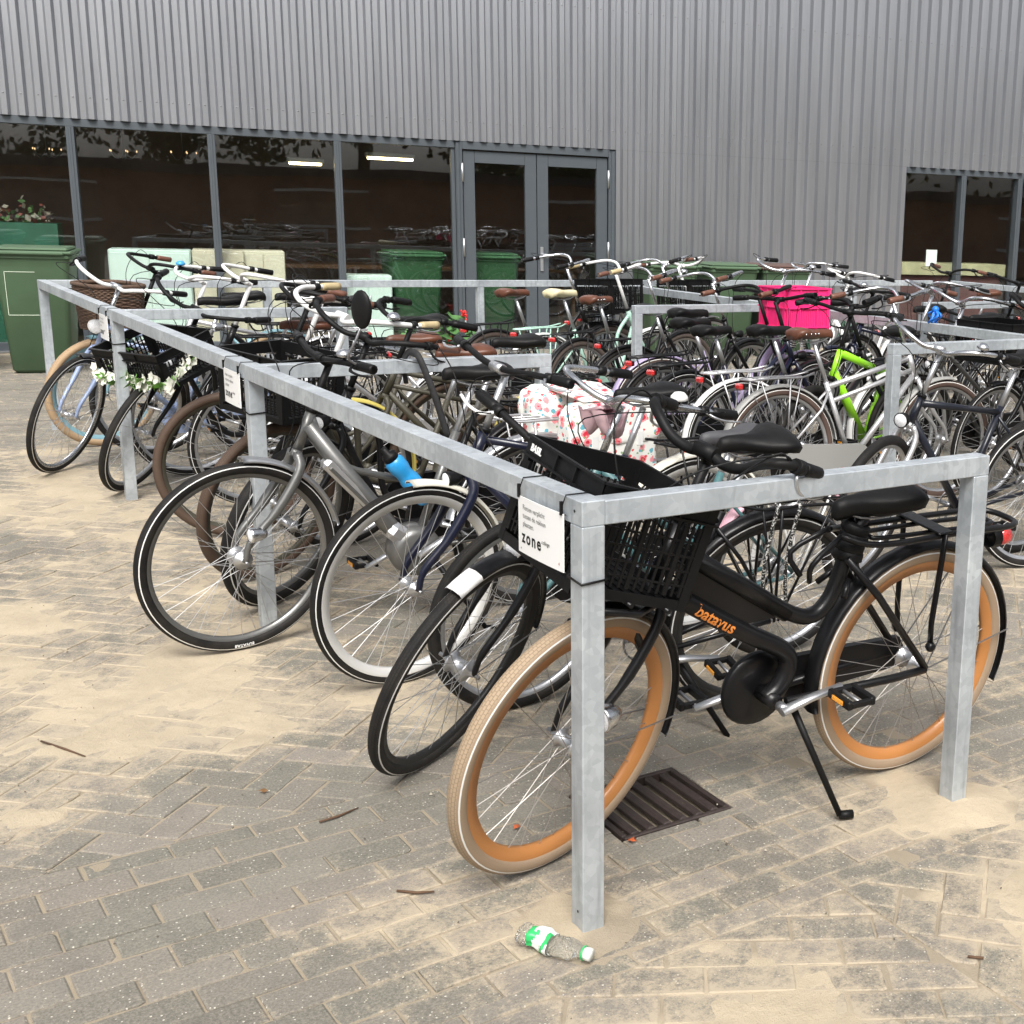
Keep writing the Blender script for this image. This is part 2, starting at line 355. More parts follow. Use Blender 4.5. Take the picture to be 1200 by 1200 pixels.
def saddle_mesh(c,tilt,mat,L=.27,W=.085,springs=False,thick=.05):
    m=MB(); c=Vector(c); secs=[(-.5,.55,-.01,.7),(-.46,.88,.004,.95),(-.36,1.,.012,1.),(-.22,.93,.008,1.),(-.08,.66,-.002,.9),(.06,.42,-.006,.8),(.22,.27,-.006,.75),(.38,.23,-.008,.72),(.47,.19,-.014,.66),(.5,.1,-.024,.4)]
    rings=[]
    for x,w,z,th in secs:
        ring=[]
        for a in range(12):
            an=2*PI*a/12; y=math.cos(an)*W*w; q=math.sin(an)
            zz=z+(q*.016 if q>0 else q*thick*th*(1.0 if abs(math.cos(an))>.3 else .75))+(-.006*(abs(math.cos(an))**2))
            px=x*L; pz=zz+px*math.tan(tilt); ring.append(m.av(c+Vector((px,y,pz))))
        rings.append(ring)
    for i in range(len(rings)-1):
        for k in range(12): m.af((rings[i][k],rings[i][(k+1)%12],rings[i+1][(k+1)%12],rings[i+1][k]),mat)
    m.af(rings[0][::-1],mat); m.af(rings[-1],mat)
    sm=STEEL()
    for s in (-1,1):
        m.tube(cr([c+Vector((-.11,s*.035,-.04)),c+Vector((-.04,s*.022,-.058)),c+Vector((.05,s*.018,-.055)),c+Vector((.12,s*.006,-.025))],3),.0035,sm,5)
        if springs:
            pts=[c+Vector((-.09+.014*math.cos(t*.9),s*.045+.014*math.sin(t*.9),-.035-.05*t/28)) for t in range(29)]
            m.tube(pts,.0028,CHROME(),4)
    if springs:
        rv=CHROME()
        for k in range(5): m.ball(c+Vector((-.118,-.05+.025*k,-.006)),.0055,rv,6)
        for k in range(4):
            for s in (-1,1): m.ball(c+Vector((-.09+k*.035,s*(.082-.012*k*k*.35),-.012)),.0055,rv,6)
    return m
def bike(name,label,x,y,head,**p):
    g=p.get; wb=g('wb',1.1); R_=g('R',.35); tr=g('tr',.018); hi=g('hi',False)
    root=empty(name,(x,y,0),(-R(g('lean',4)),0,R(head))); tag(root,label,'bicycle',g('group','bicycles parked in the racks'))
    fc=g('frame') or BLK(); ftype=g('type','oma'); fr_r=g('fr',.014)
    hubf=Vector((wb,0,R_)); hubr=Vector((0,0,R_)); HA=R(g('ha',68))
    a=Vector((-math.cos(HA),0,math.sin(HA))); pf=Vector((math.sin(HA),0,math.cos(HA)))
    q=hubf-pf*.055; crown=q+a*(R_+tr+.035); Hb=q+a*(R_+tr+.05); Ht=Hb+a*g('hl',.15)
    T=rot_about(q,a,R(g('steer',0)))
    BB=Vector((g('bbx',.47),0,g('bbz',.28))); sa=Vector((-math.cos(R(69)),0,math.sin(R(69))))
    sl=g('sl',.46); ST=BB+sa*sl
    # wheels
    wheel(root,hubf,T,R_,tr,{**p,**g('fw',{})},1,hi); wheel(root,hubr,None,R_,tr,{**p,**g('rw',{})},0,hi)
    # frame
    f=MB(); F=lambda pts,r=fr_r,n=10: f.tube(pts,r,fc,n)
    F([Hb,Ht],.019,12)
    if ftype=='diamond': F([Ht-a*.03,ST-sa*.01]); F([Hb+a*.025,BB],fr_r*1.15); F([BB,ST+sa*.02])
    elif ftype=='diamond2':
        F([Ht-a*.03,ST-sa*.01]); F([Ht-a*.1,ST-sa*.095],fr_r*.85); F([Hb+a*.02,BB],fr_r*1.15); F([BB,ST+sa*.02])
    elif ftype=='mixte': F([Ht-a*.03,BB+sa*.2],fr_r); F([Hb+a*.03,BB],fr_r*1.1); F([BB,ST+sa*.02])
    elif ftype=='oma':
        F(cr([Ht-a*.04,Ht-a*.02+Vector((-.12,0,-.17)),BB+Vector((.22,0,.14)),BB+Vector((.06,0,.10)),BB+sa*.13],5),fr_r)
        F(cr([Hb+a*.02,Hb+Vector((-.10,0,-.2)),BB+Vector((.19,0,.02)),BB],5),fr_r*1.1); F([BB,ST+sa*.02])
    elif ftype=='step':
        F([Hb+a*.07,BB+Vector((.05,0,.05))],fr_r*1.7); F([BB,ST+sa*.02])
        F([BB+Vector((.14,0,.16)),BB+sa*.24],fr_r*.8)
    elif ftype=='ebike':
        F([Hb+a*.10,BB+Vector((.10,0,.11)),BB+Vector((.03,0,.03))],[.028,.034,.03],14); F([BB,ST+sa*.02],.017)
        F(cr([Ht-a*.01,BB+Vector((.28,0,.36)),BB+sa*.26],4),.013)
    elif ftype=='mtb': F([Ht-a*.02,ST-sa*.02],.022); F([Hb+a*.03,BB],.027); F([BB,ST+sa*.03],.016)
    elif ftype=='cargo':
        F([Vector((.86,0,.76)),Vector((.80,0,.79)),Vector((.47,0,.575))][1:] ,.024,14)
        F(cr([(.80,0,.79),(.60,0,.665),(.46,0,.575),(.38,0,.555),(.325,0,.605),(.295,0,.70),(.28,0,.76)],5),.022,14)
        F(cr([(.835,0,.69),(.62,0,.555),(.47,0,.47),(.445,0,.415),(.47,0,.36),(.51,0,.33)],5),.026,14)
        f.prism([(.82,.78),(.60,.655),(.50,.57),(.62,.565),(.82,.69)],(0,.006,0),fc)
        for k in range(4): f.box((.845-.018*k*0,.0,.70+.02*k),(.03,.012,.006),fc)
        F([(.28,0,.74),(.24,0,.84)],.020)
    if ftype!='cargo':
        for s in (-1,1):
            F([BB+Vector((-.03,s*.025,0)),hubr+Vector((.01,s*.062,0))],fr_r*.62,7)
            F([ST-sa*.03+Vector((0,s*.01,0)),ST-sa*.03+Vector((-.08,s*.05,-.10)),hubr+Vector((0,s*.062,.01))],fr_r*.5,7)
    else:
        for s in (-1,1):
            F([(.47,s*.04,.335),(.12,s*.066,.345),(0,s*.066,.35)],.012,8); F([(.31,s*.03,.72),(.2,s*.055,.6),(0,s*.066,.355)],.011,8)
            f.tube([(.30,s*.035,.66),(.33,s*.06,.62)],.009,fc,6)
    f.lathe([(.0,-.036),(.022,-.036),(.022,.036),(.0,.036)],BB,(0,1,0),fc,14,closed=False)
    fo=f.build('frame',root)
    # fork
    k=MB(T); kc=g('fork') or fc; kt=g('forkr',.011)
    for s in (-1,1):
        k.tube(cr([crown+Vector((0,s*.02,.01)),crown+Vector((0,s*(.042+tr*.4),-.03))-a*.02,(crown+hubf)/2+Vector((-.012,s*(.048+tr*.4),0)),hubf+Vector((-.02,s*.05,.07)),hubf+Vector((0,s*.05,0))],4),[kt*1.25]*9+[kt]*4+[kt*.8]*4,kc,8)
    k.tube([crown-a*.005,crown+a*.02],.021,kc,10)
    if g('susp'):
        for s in (-1,1): k.tube([crown+Vector((0,s*.055,-.02)),(crown*.45+hubf*.55)+Vector((0,s*.055,0))],kt*1.5,g('susp'),10)
    k.build('fork',root)
    # stem + bar
    hz=g('hz',1.08); st=Ht+a*((hz-Ht.z)/a.z); hb=MB(T); bc=g('bar') or CHROME(); br=g('barr',.011)
    ext=g('stemx',.045); bp=st+Vector((ext,0,.0))
    hb.tube([Ht-a*.01,st-a*.015],.0125,g('stemm') or bc,10); hb.tube([st-a*.03,bp],.015,g('stemm') or bc,8); hb.tube([bp+Vector((0,-.03,0)),bp+Vector((0,.03,0))],br*1.5,g('stemm') or bc,10)
    hb.tube([Ht-a*.004,Ht+a*.012],.022,PLAST(),12)
    half=BARS[g('barsty','tour')]; bs=g('bars',1.)
    half=[(u*bs,v*bs,w) for u,v,w in half]
    full=[bp+Vector((u,-v,w)) for u,v,w in reversed(half[1:])]+[bp+Vector(h) for h in half]
    path=cr(full,6); hb.tube(path,br,bc,9); ho=hb.build('handlebar',root)
    for s in (0,1):
        pp=path if s else path[::-1]; e=pp[-7:] if g('barsty') in('flat',) else pp[-6:]
        gm=MB(T); gr=g('gripr',br+.006); gm.tube([e[0]]+e[1:],[gr*.92]+[gr]*(len(e)-2)+[gr*.97],g('grip') or PLAST(),10); gm.build('grip',ho)
        if g('lever',True):
            lm=MB(T); b0=pp[-8]; lc=g('leverm') or PLAST(); sd=1 if s else -1
            d=(e[-1]-e[0]).normalized(); fw=Vector((1,0,0))-d*d.x; fw=fw.normalized() if fw.length>.2 else Vector((0,sd,0))
            lm.tube([b0-d*.012,b0+d*.016],br+.006,PLAST(),10); lm.tube(cr([b0+fw*.02,b0+fw*.045+d*.02-Vector((0,0,.01)),b0+fw*.05+d*.07-Vector((0,0,.015)),b0+fw*.04+d*.12-Vector((0,0,.012))],3),[.006]*4+[.005]*6,lc,6,sq=(1,.7))
            lm.build('brake_lever',ho)
            if g('cables',True):
                cm=MB(T); cm.tube(cr([b0+fw*.03,b0+fw*.11-d*.03+Vector((0,0,.02)),bp+Vector((.13,sd*.05,-.03)),Ht+Vector((.05,sd*.03,-.02)),crown+Vector((.03,sd*.025,.02))],6),.0022,g('cablem') or PLAST(),5); cm.build('brake_cable',ho)
    if g('bell'):
        bm_=MB(T); b0=path[len(path)-13]; bm_.lathe([(0,.02),(.016,.017),(.026,.006),(.028,-.004),(.02,-.008),(0,-.008)],b0+Vector((0,0,.028)),(0,0,1),g('bell'),14,closed=False); bm_.tube([b0,b0+Vector((0,0,.02))],.006,PLAST(),6); bm_.build('bell',ho)
    if g('mirror'):
        mm=MB(T); b0=path[-7]; mm.tube(cr([b0,b0+Vector((.04,.0,.03)),b0+Vector((.03,.03,.09)),b0+Vector((.01,.03,.14))],4),.0045,STEEL(),6)
        MM=Matrix.Rotation(R(20),3,'Z'); mm.ball(b0+Vector((.01,.035,.20)),.044,PLAST(),14,(.35,1.,1.5),MM); mm.build('mirror',ho)
    # headlight
    hl=g('light','bracket')
    if hl:
        lm=MB(T)
        if hl=='bracket': c=crown+Vector((.075,0,.05)); lm.tube([crown+Vector((.01,0,.02)),c-Vector((.02,0,.02))],.005,STEEL(),6)
        elif hl=='hub': c=hubf+Vector((-.03,.085,.11)); lm.tube([hubf+Vector((-.01,.055,.1)),c-Vector((.01,0,0))],.004,PLAST(),5)
        elif hl=='high': c=Ht+Vector((.09,0,.0)); lm.tube([Ht+Vector((.0,0,-.01)),c-Vector((.03,0,0))],.005,STEEL(),6)
        elif hl=='teardrop': c=crown+Vector((.055,.0,-.0)); lm.tube([crown+Vector((.01,0,.02)),c],.005,STEEL(),6)
        lr=g('lightr',.027); sh=g('lightm') or PLAST()
        lm.lathe([(0,-.055),(lr*.5,-.05),(lr*.85,-.03),(lr,-.0),(lr,.008),(lr*.9,.008)],c+Vector((.02,0,0)),(1,0,0),sh,16,closed=False)
        lm.lathe([(lr*.9,.006),(lr*.6,.011),(0,.013)],c+Vector((.02,0,0)),(1,0,0),m_reflector((.55,.56,.58)),16,closed=False); lm.build('headlight',root)
    # saddle
    sz=g('sz',.93); sc_=ST+sa*((sz-.06-ST.z)/sa.z) if ftype!='cargo' else Vector((.235,0,sz-.06))
    sm=MB(); sm.tube([ST if ftype!='cargo' else Vector((.25,0,.8)),sc_+Vector((0,0,.0))],.0125,g('postm') or ALU(),10); sm.build('seat_post',root)
    saddle_mesh(sc_+Vector((-.015,0,.065)),R(g('tilt',2)),g('saddle') or MATBLK(),g('sL',.27),g('sW',.088),g('springs',False),g('sth',.05)).build('saddle',root)
    # fenders
    fe=g('fender',True)
    if fe:
        fm=fe if not isinstance(fe,bool) else fc; fw_=tr*1.15+.004
        if g('ffender',True):
            m=fender(T,hubf,R_+.018,R(g('ff0',78)),R(g('ff1',196)),fw_,g('ffm') or fm,g('fftip'))
            for s in (-1,1): m.tube([hubf+Vector((0,s*.052,0)),hubf+Vector(((R_+.012)*math.cos(R(188)),s*fw_,(R_+.012)*math.sin(R(188))))],.0022,g('stay') or STEEL(),4)
            m.build('front_mudguard',root)
        m=fender(None,hubr,R_+.018,R(g('rf1',200)),R(g('rf0',8)),fw_,fm,g('rtip'))
        for s in (-1,1):
            for an in (172,120) if hi else (172,): m.tube([hubr+Vector((0,s*.066,0)),hubr+Vector(((R_+.012)*math.cos(R(an)),s*fw_,(R_+.012)*math.sin(R(an))))],.0024,g('stay') or STEEL(),4)
        m.build('rear_mudguard',root)
    # rack
    rk=g('rack')
    if rk:
        m=MB(); rm=g('rackm') or BLK(); z0=g('rackz',R_*2+.055)
        rr=.0055 if rk!='wide' else .009; W=.06 if rk!='wide' else .075
        x0,x1=(.20,-.24) if rk!='wide' else (.34,-.30)
        loop=cr([(x0,-.03,z0+.02),(x0-.1,-W,z0),(-.05,-W,z0),(x1+.04,-W*.95,z0-.005),(x1,0,z0-.006),(x1+.04,W*.95,z0-.005),(-.05,W,z0),(x0-.1,W,z0),(x0,.03,z0+.02)],4); m.tube(loop,rr,rm,7)
        if rk=='wide':
            m.tube(cr([(x0,0.03,z0+.02),(x0+.10,.05,z0-.04),(x0+.08,.02,z0-.1)],3),.008,rm,7); m.tube(cr([(x0,-.03,z0+.02),(x0+.10,-.05,z0-.04),(x0+.08,-.02,z0-.1)],3),.008,rm,7)
            lo2=cr([(.20,-.028,z0-.002),(-.02,-.035,z0-.004),(-.2,-.03,z0-.008),(-.23,0,z0-.01),(-.2,.03,z0-.008),(-.02,.035,z0-.004),(.20,.028,z0-.002),(.225,0,z0)],4); m.tube(lo2,.007,rm,7,closed=True)
            m.box((.02,0,z0+.012),(.055,.19,.007),rm,bev=.003)
            for s in (-1,1): m.tube([(.02,s*.09,z0+.01),(.015,s*.085,z0-.06),(.01,s*.075,.50),(.0,s*.072,.43)],.012,rm,6,sq=(1.,.5)); m.ball((.0,s*.075,.425),.016,rm,8)
        else:
            for yy in (-.02,.02): m.tube([(x0-.05,yy,z0),(x1+.02,yy,z0-.004)],.004,rm,5)
            for xx in (x0-.09,-.05,x1+.08): m.tube([(xx,-W,z0),(xx,W,z0)],.004,rm,5)
            for s in (-1,1):
                m.tube([(.03,s*W,z0),(0,s*.07,R_)],.0052,rm,6); m.tube([(-.16,s*W,z0),(-.015,s*.07,R_)],.0045,rm,6)
                if rk=='oma': m.tube([(.10,s*W,z0),(.0,s*.07,R_+.01)],.0045,rm,5)
        ro=m.build('luggage_rack',root)
        for am in g('strap',()):
            s_=MB()
            for s in (-1,1): s_.tube(cr([(.02,s*.068,z0),(.04,s*.075,z0-.14),(.02,s*.078,R_+.08)],4),.006,am,6); s_.tube(cr([(-.09,s*.068,z0),(-.06,s*.078,z0-.15),(-.01,s*.078,R_+.06)],4),.006,am,6)
            s_.tube([(.02,-.068,z0+.008),(.02,.068,z0+.008)],.006,am,6); s_.build('elastic_strap',ro)
    if g('tail',True):
        m=MB(); tz=g('tailz',R_*2+.015 if rk else R_*2-.08); tx=g('tailx',-.255 if rk else -.22)
        m.box((tx,0,tz),(.026,.062,.034),m_reflector((.36,.008,.008)),bev=.009); m.box((tx+.018,0,tz),(.012,.058,.03),PLAST(),bev=.003); m.build('taillight',root)
    # chaincase / crank
    cc=g('case','full'); ccm=g('casem') or BLK()
    m=MB()
    if cc=='full':
        poly=[(BB.x+.105*math.cos(t),BB.z+.105*math.sin(t)) for t in [R(-100+200*i/10) for i in range(11)]]+[(R_*.0-.0+.055*math.cos(t)-.02,R_+.05*math.sin(t)) for t in [R(100+160*i/6) for i in range(7)]]
        m.prism(poly,(0,.034,0),ccm,org=(0,-.055,0)); m.build('chain_case',root)
    elif cc=='disc':
        m.lathe([(0,.016),(.085,.016),(.105,.01),(.11,0),(.105,-.012),(.08,-.02),(0,-.024)],BB+Vector((.0,-.062,-.0)),(0,1,0),ccm,28,closed=False)
        m.prism([(BB.x-.05,BB.z+.075),(BB.x-.05,BB.z-.055),(0.,R_-.045),(-.03,R_),(0.,R_+.05)],(0,.02,0),ccm,org=(0,-.066,0)); m.build('chain_case',root)
    else:
        m.lathe([(.078,-.002),(.085,-.001),(.085,.001),(.078,.002)],BB+Vector((0,-.055,0)),(0,1,0),g('ringm') or STEEL(),24); 
        for i in range(5): t=2*PI*i/5; m.tube([BB+Vector((0,-.055,0)),BB+Vector((.08*math.cos(t),-.055,.08*math.sin(t)))],.006,STEEL(),4)
        m.tube([BB+Vector((0,-.055,.082)),hubr+Vector((0,-.05,.035))],.0045,STEEL(),4); m.tube([BB+Vector((0,-.055,-.082)),hubr+Vector((0,-.05,-.035))],.0045,STEEL(),4)
        m.lathe([(.02,-.01),(.04,-.004),(.04,.004),(.02,.01)],hubr+Vector((0,-.05,0)),(0,1,0),STEEL(),16); m.build('chainring',root)
    ca=R(g('crank',200)); cm_=g('crankm') or ALU()
    for s in (-1,1):
        m=MB(); d=Vector((math.cos(ca),0,math.sin(ca)))*s; o_=BB+Vector((0,s*.082,0)); e=o_+d*.165+Vector((0,s*.012,0))
        m.tube([o_-Vector((0,s*.03,0)),o_],.014,cm_,8); m.tube([o_-d*.014,o_+d*.08,e+d*.012],[.018,.015,.013],cm_,8,sq=(1,.65)); c=m.build('crank',root)
        m=MB(); pc=e+Vector((0,s*.06,0)); m.tube([e,pc+Vector((0,s*.045,0))],.006,STEEL(),6)
        for xx in (-.038,.038): m.box(pc+Vector((xx,0,0)),(.018,.095,.026),PLAST(),bev=.004); m.box(pc+Vector((xx*1.27,0,0)),(.003,.045,.012),m_reflector((.75,.28,.03)))
        for yy in (-.042,.042): m.box(pc+Vector((0,yy,0)),(.07,.014,.018),PLAST(),bev=.003)
        m.build('pedal',c)
    if g('motor'):
        m=MB(); m.lathe([(0,.065),(.07,.06),(.095,.045),(.10,0),(.095,-.045),(.07,-.06),(0,-.065)],BB+Vector((.0,0,.0)),(0,1,0),g('motor'),24,closed=False)
        m.box(BB+Vector((.04,0,.05)),(.16,.10,.07),ALU(),Matrix.Rotation(R(-40),3,'Y'),bev=.02); m.build('motor',root)
    ks=g('kick')
    if ks:
        m=MB(); b0=BB+Vector((-.05,.05,-.02)) if ks!='centre' else BB+Vector((-.06,0.03,-.03))
        foot=Vector(g('foot',(BB.x-.20,.22,.015))); m.tube([b0,b0+(foot-b0)*.35,foot],[.011,.010,.009],g('kickm') or MATBLK(),8)
        m.tube([foot,foot+Vector((-.035,.012,.0))],[.012,.013],PLAST(),8); m.build('kickstand',root)
    if g('lockr'):
        m=MB(); m.lathe([(R_*.0+.075,-.012),(.09,-.012),(.09,.012),(.075,.012)],hubr+Vector((.33*math.cos(R(50)),0,.33*math.sin(R(50)))),Vector((1,0,1.1)),MATBLK(),16,a0=R(30),a1=R(330)); m.build('ring_lock',root)
    return root,T,dict(BB=BB,ST=ST,Ht=Ht,Hb=Hb,crown=crown,bp=bp,hubf=hubf,hubr=hubr,a=a,path=path,frame=fo,sad=sc_)

def world_of(root,p):
    M=Matrix.Translation(root.location)@root.rotation_euler.to_matrix().to_4x4(); return M@Vector(p), M@Matrix.Translation(Vector(p))
def crate(name,label,cat,M,size,mat,group=None,logo=None,step=.022,flat=False):
    """lattice crate; M places its bottom centre"""
    w,d,h=size; o=empty(name); o.matrix_world=M; tag(o,label,cat,group)
    t=.004
    m=MB(); m.box((0,0,.003),(w-.01,d-.01,.006),mat)
    for i in range(int(w/.03)): m.box((-w/2+.015+i*.03,0,.0075),(.006,d-.02,.004),mat)
    m.build('bottom',o)
    walls=[((0,-d/2,0),(1,0,0),w),((0,d/2,0),(-1,0,0),w),((w/2,0,0),(0,1,0),d),((-w/2,0,0),(0,-1,0),d)]
    for c,e,L in walls:
        c=Vector(c);e=Vector(e);nn=e.cross(Vector((0,0,1))); m=MB(); Rm=Matrix((e,nn,Vector((0,0,1)))).transposed()
        def bx(u,z,su,sz,tt=t): m.box(c+e*u+Vector((0,0,z)),(su,tt,sz),mat,Rm)
        bx(0,h-.023,L,.046,t*1.2); bx(0,.012,L,.024,t*1.2)
        for zz in (h-.002,h-.045): m.box(c+e*0+nn*.004+Vector((0,0,zz)),(L+.014,.012,.006),mat,Rm)
        k=int((L-.06)/step); 
        for i in range(k+1):
            u=-L/2+.03+(L-.06)*i/k; big=(i%5==0); bx(u,h*.45,step*(.34 if not big else .6),h-.09,t*(.8 if not big else 1.4))
        for zz in ((h-.084)*q+.024 for q in (.2,.4,.6,.8)): bx(0,zz,L,.0045,t*1.1)
        for u in (-L/2+.012,L/2-.012): bx(u,h/2,.024,h,t*1.5)
        for u in [L*(-.08+.25*q) for q in range(2)]: m.box(c+e*u+nn*.005+Vector((0,0,h-.03)),(.006,.008,.052),mat,Rm)
        m.build('side_panel',o)
    return o
def MT(loc,rz=0,rx=0,ry=0): return Matrix.Translation(loc)@Matrix.Rotation(rz,4,'Z')@Matrix.Rotation(ry,4,'Y')@Matrix.Rotation(rx,4,'X')

# ------------------------------------------------------------------ camera
cam=bpy.data.cameras.new('camera'); co=bpy.data.objects.new('camera',cam); col.objects.link(co); sc.camera=co
def cam_axes(yaw,pitch,roll):
    f=Vector((math.sin(yaw)*math.cos(pitch),math.cos(yaw)*math.cos(pitch),-math.sin(pitch))); r=Vector((math.cos(yaw),-math.sin(yaw),0)); u=r.cross(f)
    c,s=math.cos(roll),math.sin(roll); return c*r+s*u,-s*r+c*u,f
r_,u_,f_=cam_axes(.66511,.22746,.03814)
Mc=Matrix((r_,u_,-f_)).transposed().to_4x4(); Mc.translation=Vector((-1.2191,-2.2902,1.5886)); co.matrix_world=Mc
cam.sensor_width=36; cam.lens=1489.4/1200*36; cam.shift_x=-(940-600)/1200; cam.shift_y=0.; cam.clip_start=.05; cam.clip_end=600

# ------------------------------------------------------------------ ground
GX0,GX1,GY0,GY1=-5.,15.,-2.6,14.
def sandiness(x,y):
    n=noise.fractal(Vector((x*.55+3.1,y*.8+1.7,.3)),.9,2.1,5)*.5+.5
    n2=noise.fractal(Vector((x*2.3,y*2.3,5.3)),.8,2.1,4)*.5
    s=n*.60+n2*.85-.165
    def blob(cx,cy,rx,ry,w):
        nonlocal s
        s+=w*math.exp(-((x-cx)/rx)**2-((y-cy)/ry)**2)
    blob(-.45,1.9,.5,.6,.46); blob(-.5,3.2,.6,1.0,.30); blob(.2,3.6,.7,1.4,.25); blob(-.1,5.3,.5,1.3,.30); blob(-1.6,4.,1.2,2.5,.05)
    blob(-.0,.1,.26,.22,.5); blob(.6,-.50,.85,.30,.46); blob(1.15,-.02,.45,.14,.4); blob(.0,-.5,.4,.3,.35); blob(1.0,.18,.3,.10,.25); blob(-.34,.33,.2,.15,.4); blob(.95,.02,.35,.10,.25)
    blob(-.9,.75,.75,.26,-.30); blob(-.25,.85,.35,.25,-.35); blob(.35,.75,.4,.28,-.3); blob(.75,.0,.18,.18,-.25)
    blob(1.9,2.2,.7,.7,.22); blob(1.9,3.8,.5,1.5,.15); blob(.5,1.6,.4,.4,.2); blob(-1.2,8,1.4,1.8,.12); blob(0,9.5,1.5,1.2,-.25)
    blob(3.,2.6,1.,.5,.05); blob(4.5,1.5,1.5,.8,-.05)
    return s
def lines(a0,a1,f0,f1,fine,coarse):
    out=[]; x=a0
    while x<a1:
        out.append(x); d=0 if f0<=x<=f1 else min(abs(x-f0),abs(x-f1)); x+=fine+(coarse-fine)*min(1,d/2.)
    out.append(a1); return out
XL=lines(GX0,GX1,-1.3,2.,.019,.11); YL=lines(GY0,GY1,-1.,2.6,.019,.11)
V=[];Fc=[];SK=[]
tracks=[((-1.6,.9),(.2,2.3)),((-1.5,1.15),(.1,2.5)),((-1.3,2.6),(-.05,1.3)),((-2.2,4.6),(.1,3.2)),((-.2,-.75),(1.3,-.25)),((-1.9,5.6),(-.3,3.4))]
def groove(x,y):
    z=0.
    for (ax,ay),(bx,by) in tracks:
        dx,dy=bx-ax,by-ay; L=math.hypot(dx,dy); t=((x-ax)*dx+(y-ay)*dy)/L; d=((x-ax)*dy-(y-ay)*dx)/L+.05*math.sin(t*2.2)
        if -.1<t<L+.1 and abs(d)<.09: z+=-.0045*math.exp(-(d/.017)**2)+.0022*math.exp(-((abs(d)-.034)/.014)**2)
    return z
for y in YL:
    for x in XL:
        s=sandiness(x,y); k=max(0,min(1,(s-.40)/.40)); 
        z=-.0040+.0080*k+.0012*(k**.5)*noise.fractal(Vector((x*22,y*22,7.)),.8,2.,3)+.0026*noise.fractal(Vector((x*9,y*9,2.)),.9,2.,4)+.005*k*noise.noise(Vector((x*4.,y*4.,8.)))
        for cx,cy,r2,h in ((.0275,.0275,.11,.016),(1.17,.0275,.13,.022),(.0275,2.55,.1,.012)):
            z+=h*math.exp(-((x-cx)**2+(y-cy)**2)/(r2*r2))
        if .29<x<.66 and .34<y<.67: z=-.03
        if z>-.02: z+=groove(x,y)*k
        V.append((x,y,z)); SK.append(k)
nx=len(XL)
for j in range(len(YL)-1):
    for i in range(nx-1): a=j*nx+i; Fc.append((a,a+1,a+nx+1,a+nx))
me=bpy.data.meshes.new('sand'); me.from_pydata(V,[],Fc); me.materials.append(m_sand()); me.polygons.foreach_set('use_smooth',[True]*len(Fc)); at_=me.attributes.new('depth','FLOAT','POINT'); at_.data.foreach_set('value',SK); me.update()
o=bpy.data.objects.new('sand',me); col.objects.link(o); tag(o,kind='structure')
b=MB(); b.box((5,5,-.31),(900,900,.5),m_simple((.22,.2,.17),.9,'bare_ground',.25,.8)); tag(b.build('ground'),kind='structure')

def clip(poly,a,b,c):            # keep a*x+b*y<=c
    out=[]
    for i in range(len(poly)):
        p,q=poly[i],poly[(i+1)%len(poly)]; dp=a*p[0]+b*p[1]-c; dq=a*q[0]+b*q[1]-c
        if dp<=0: out.append(p)
        if dp*dq<0: t=dp/(dp-dq); out.append((p[0]+(q[0]-p[0])*t,p[1]+(q[1]-p[1])*t))
    return out
def area(p): return abs(sum(p[i][0]*p[(i+1)%len(p)][1]-p[(i+1)%len(p)][0]*p[i][1] for i in range(len(p))))/2
BV=[];BF=[];BC=[];BS=[]
def put_brick(poly):
    cx=sum(p[0] for p in poly)/len(poly); cy=sum(p[1] for p in poly)/len(poly)
    tl=(rnd.gauss(0,.006),rnd.gauss(0,.006)); dz=rnd.gauss(0,.0012); vr=(rnd.random(),rnd.random(),rnd.random()); base=len(BV); n=len(poly)
    def z(p): return dz+tl[0]*(p[0]-cx)+tl[1]*(p[1]-cy)
    for lev,(ins,dzz) in enumerate(((.022,0),(.0035,0),(.0,-.0028),(.0,-.03))):
        for p in poly:
            dx,dy=p[0]-cx,p[1]-cy; L=math.hypot(dx,dy) or 1; k=min(.45,ins*1.4/L)
            q=(p[0]-dx*k,p[1]-dy*k); BV.append((q[0],q[1],z(p)+dzz)); BC.append(vr); BS.append(sandiness(q[0],q[1])+(.17 if lev else 0.))
    BF.append(tuple(range(base,base+n)))
    for l in range(3):
        for i in range(n): a=base+l*n+i; b_=base+l*n+(i+1)%n; BF.append((a,a+n,b_+n,b_))
def ccw(p): return p if sum(p[i][0]*p[(i+1)%len(p)][1]-p[(i+1)%len(p)][0]*p[i][1] for i in range(len(p)))>0 else p[::-1]
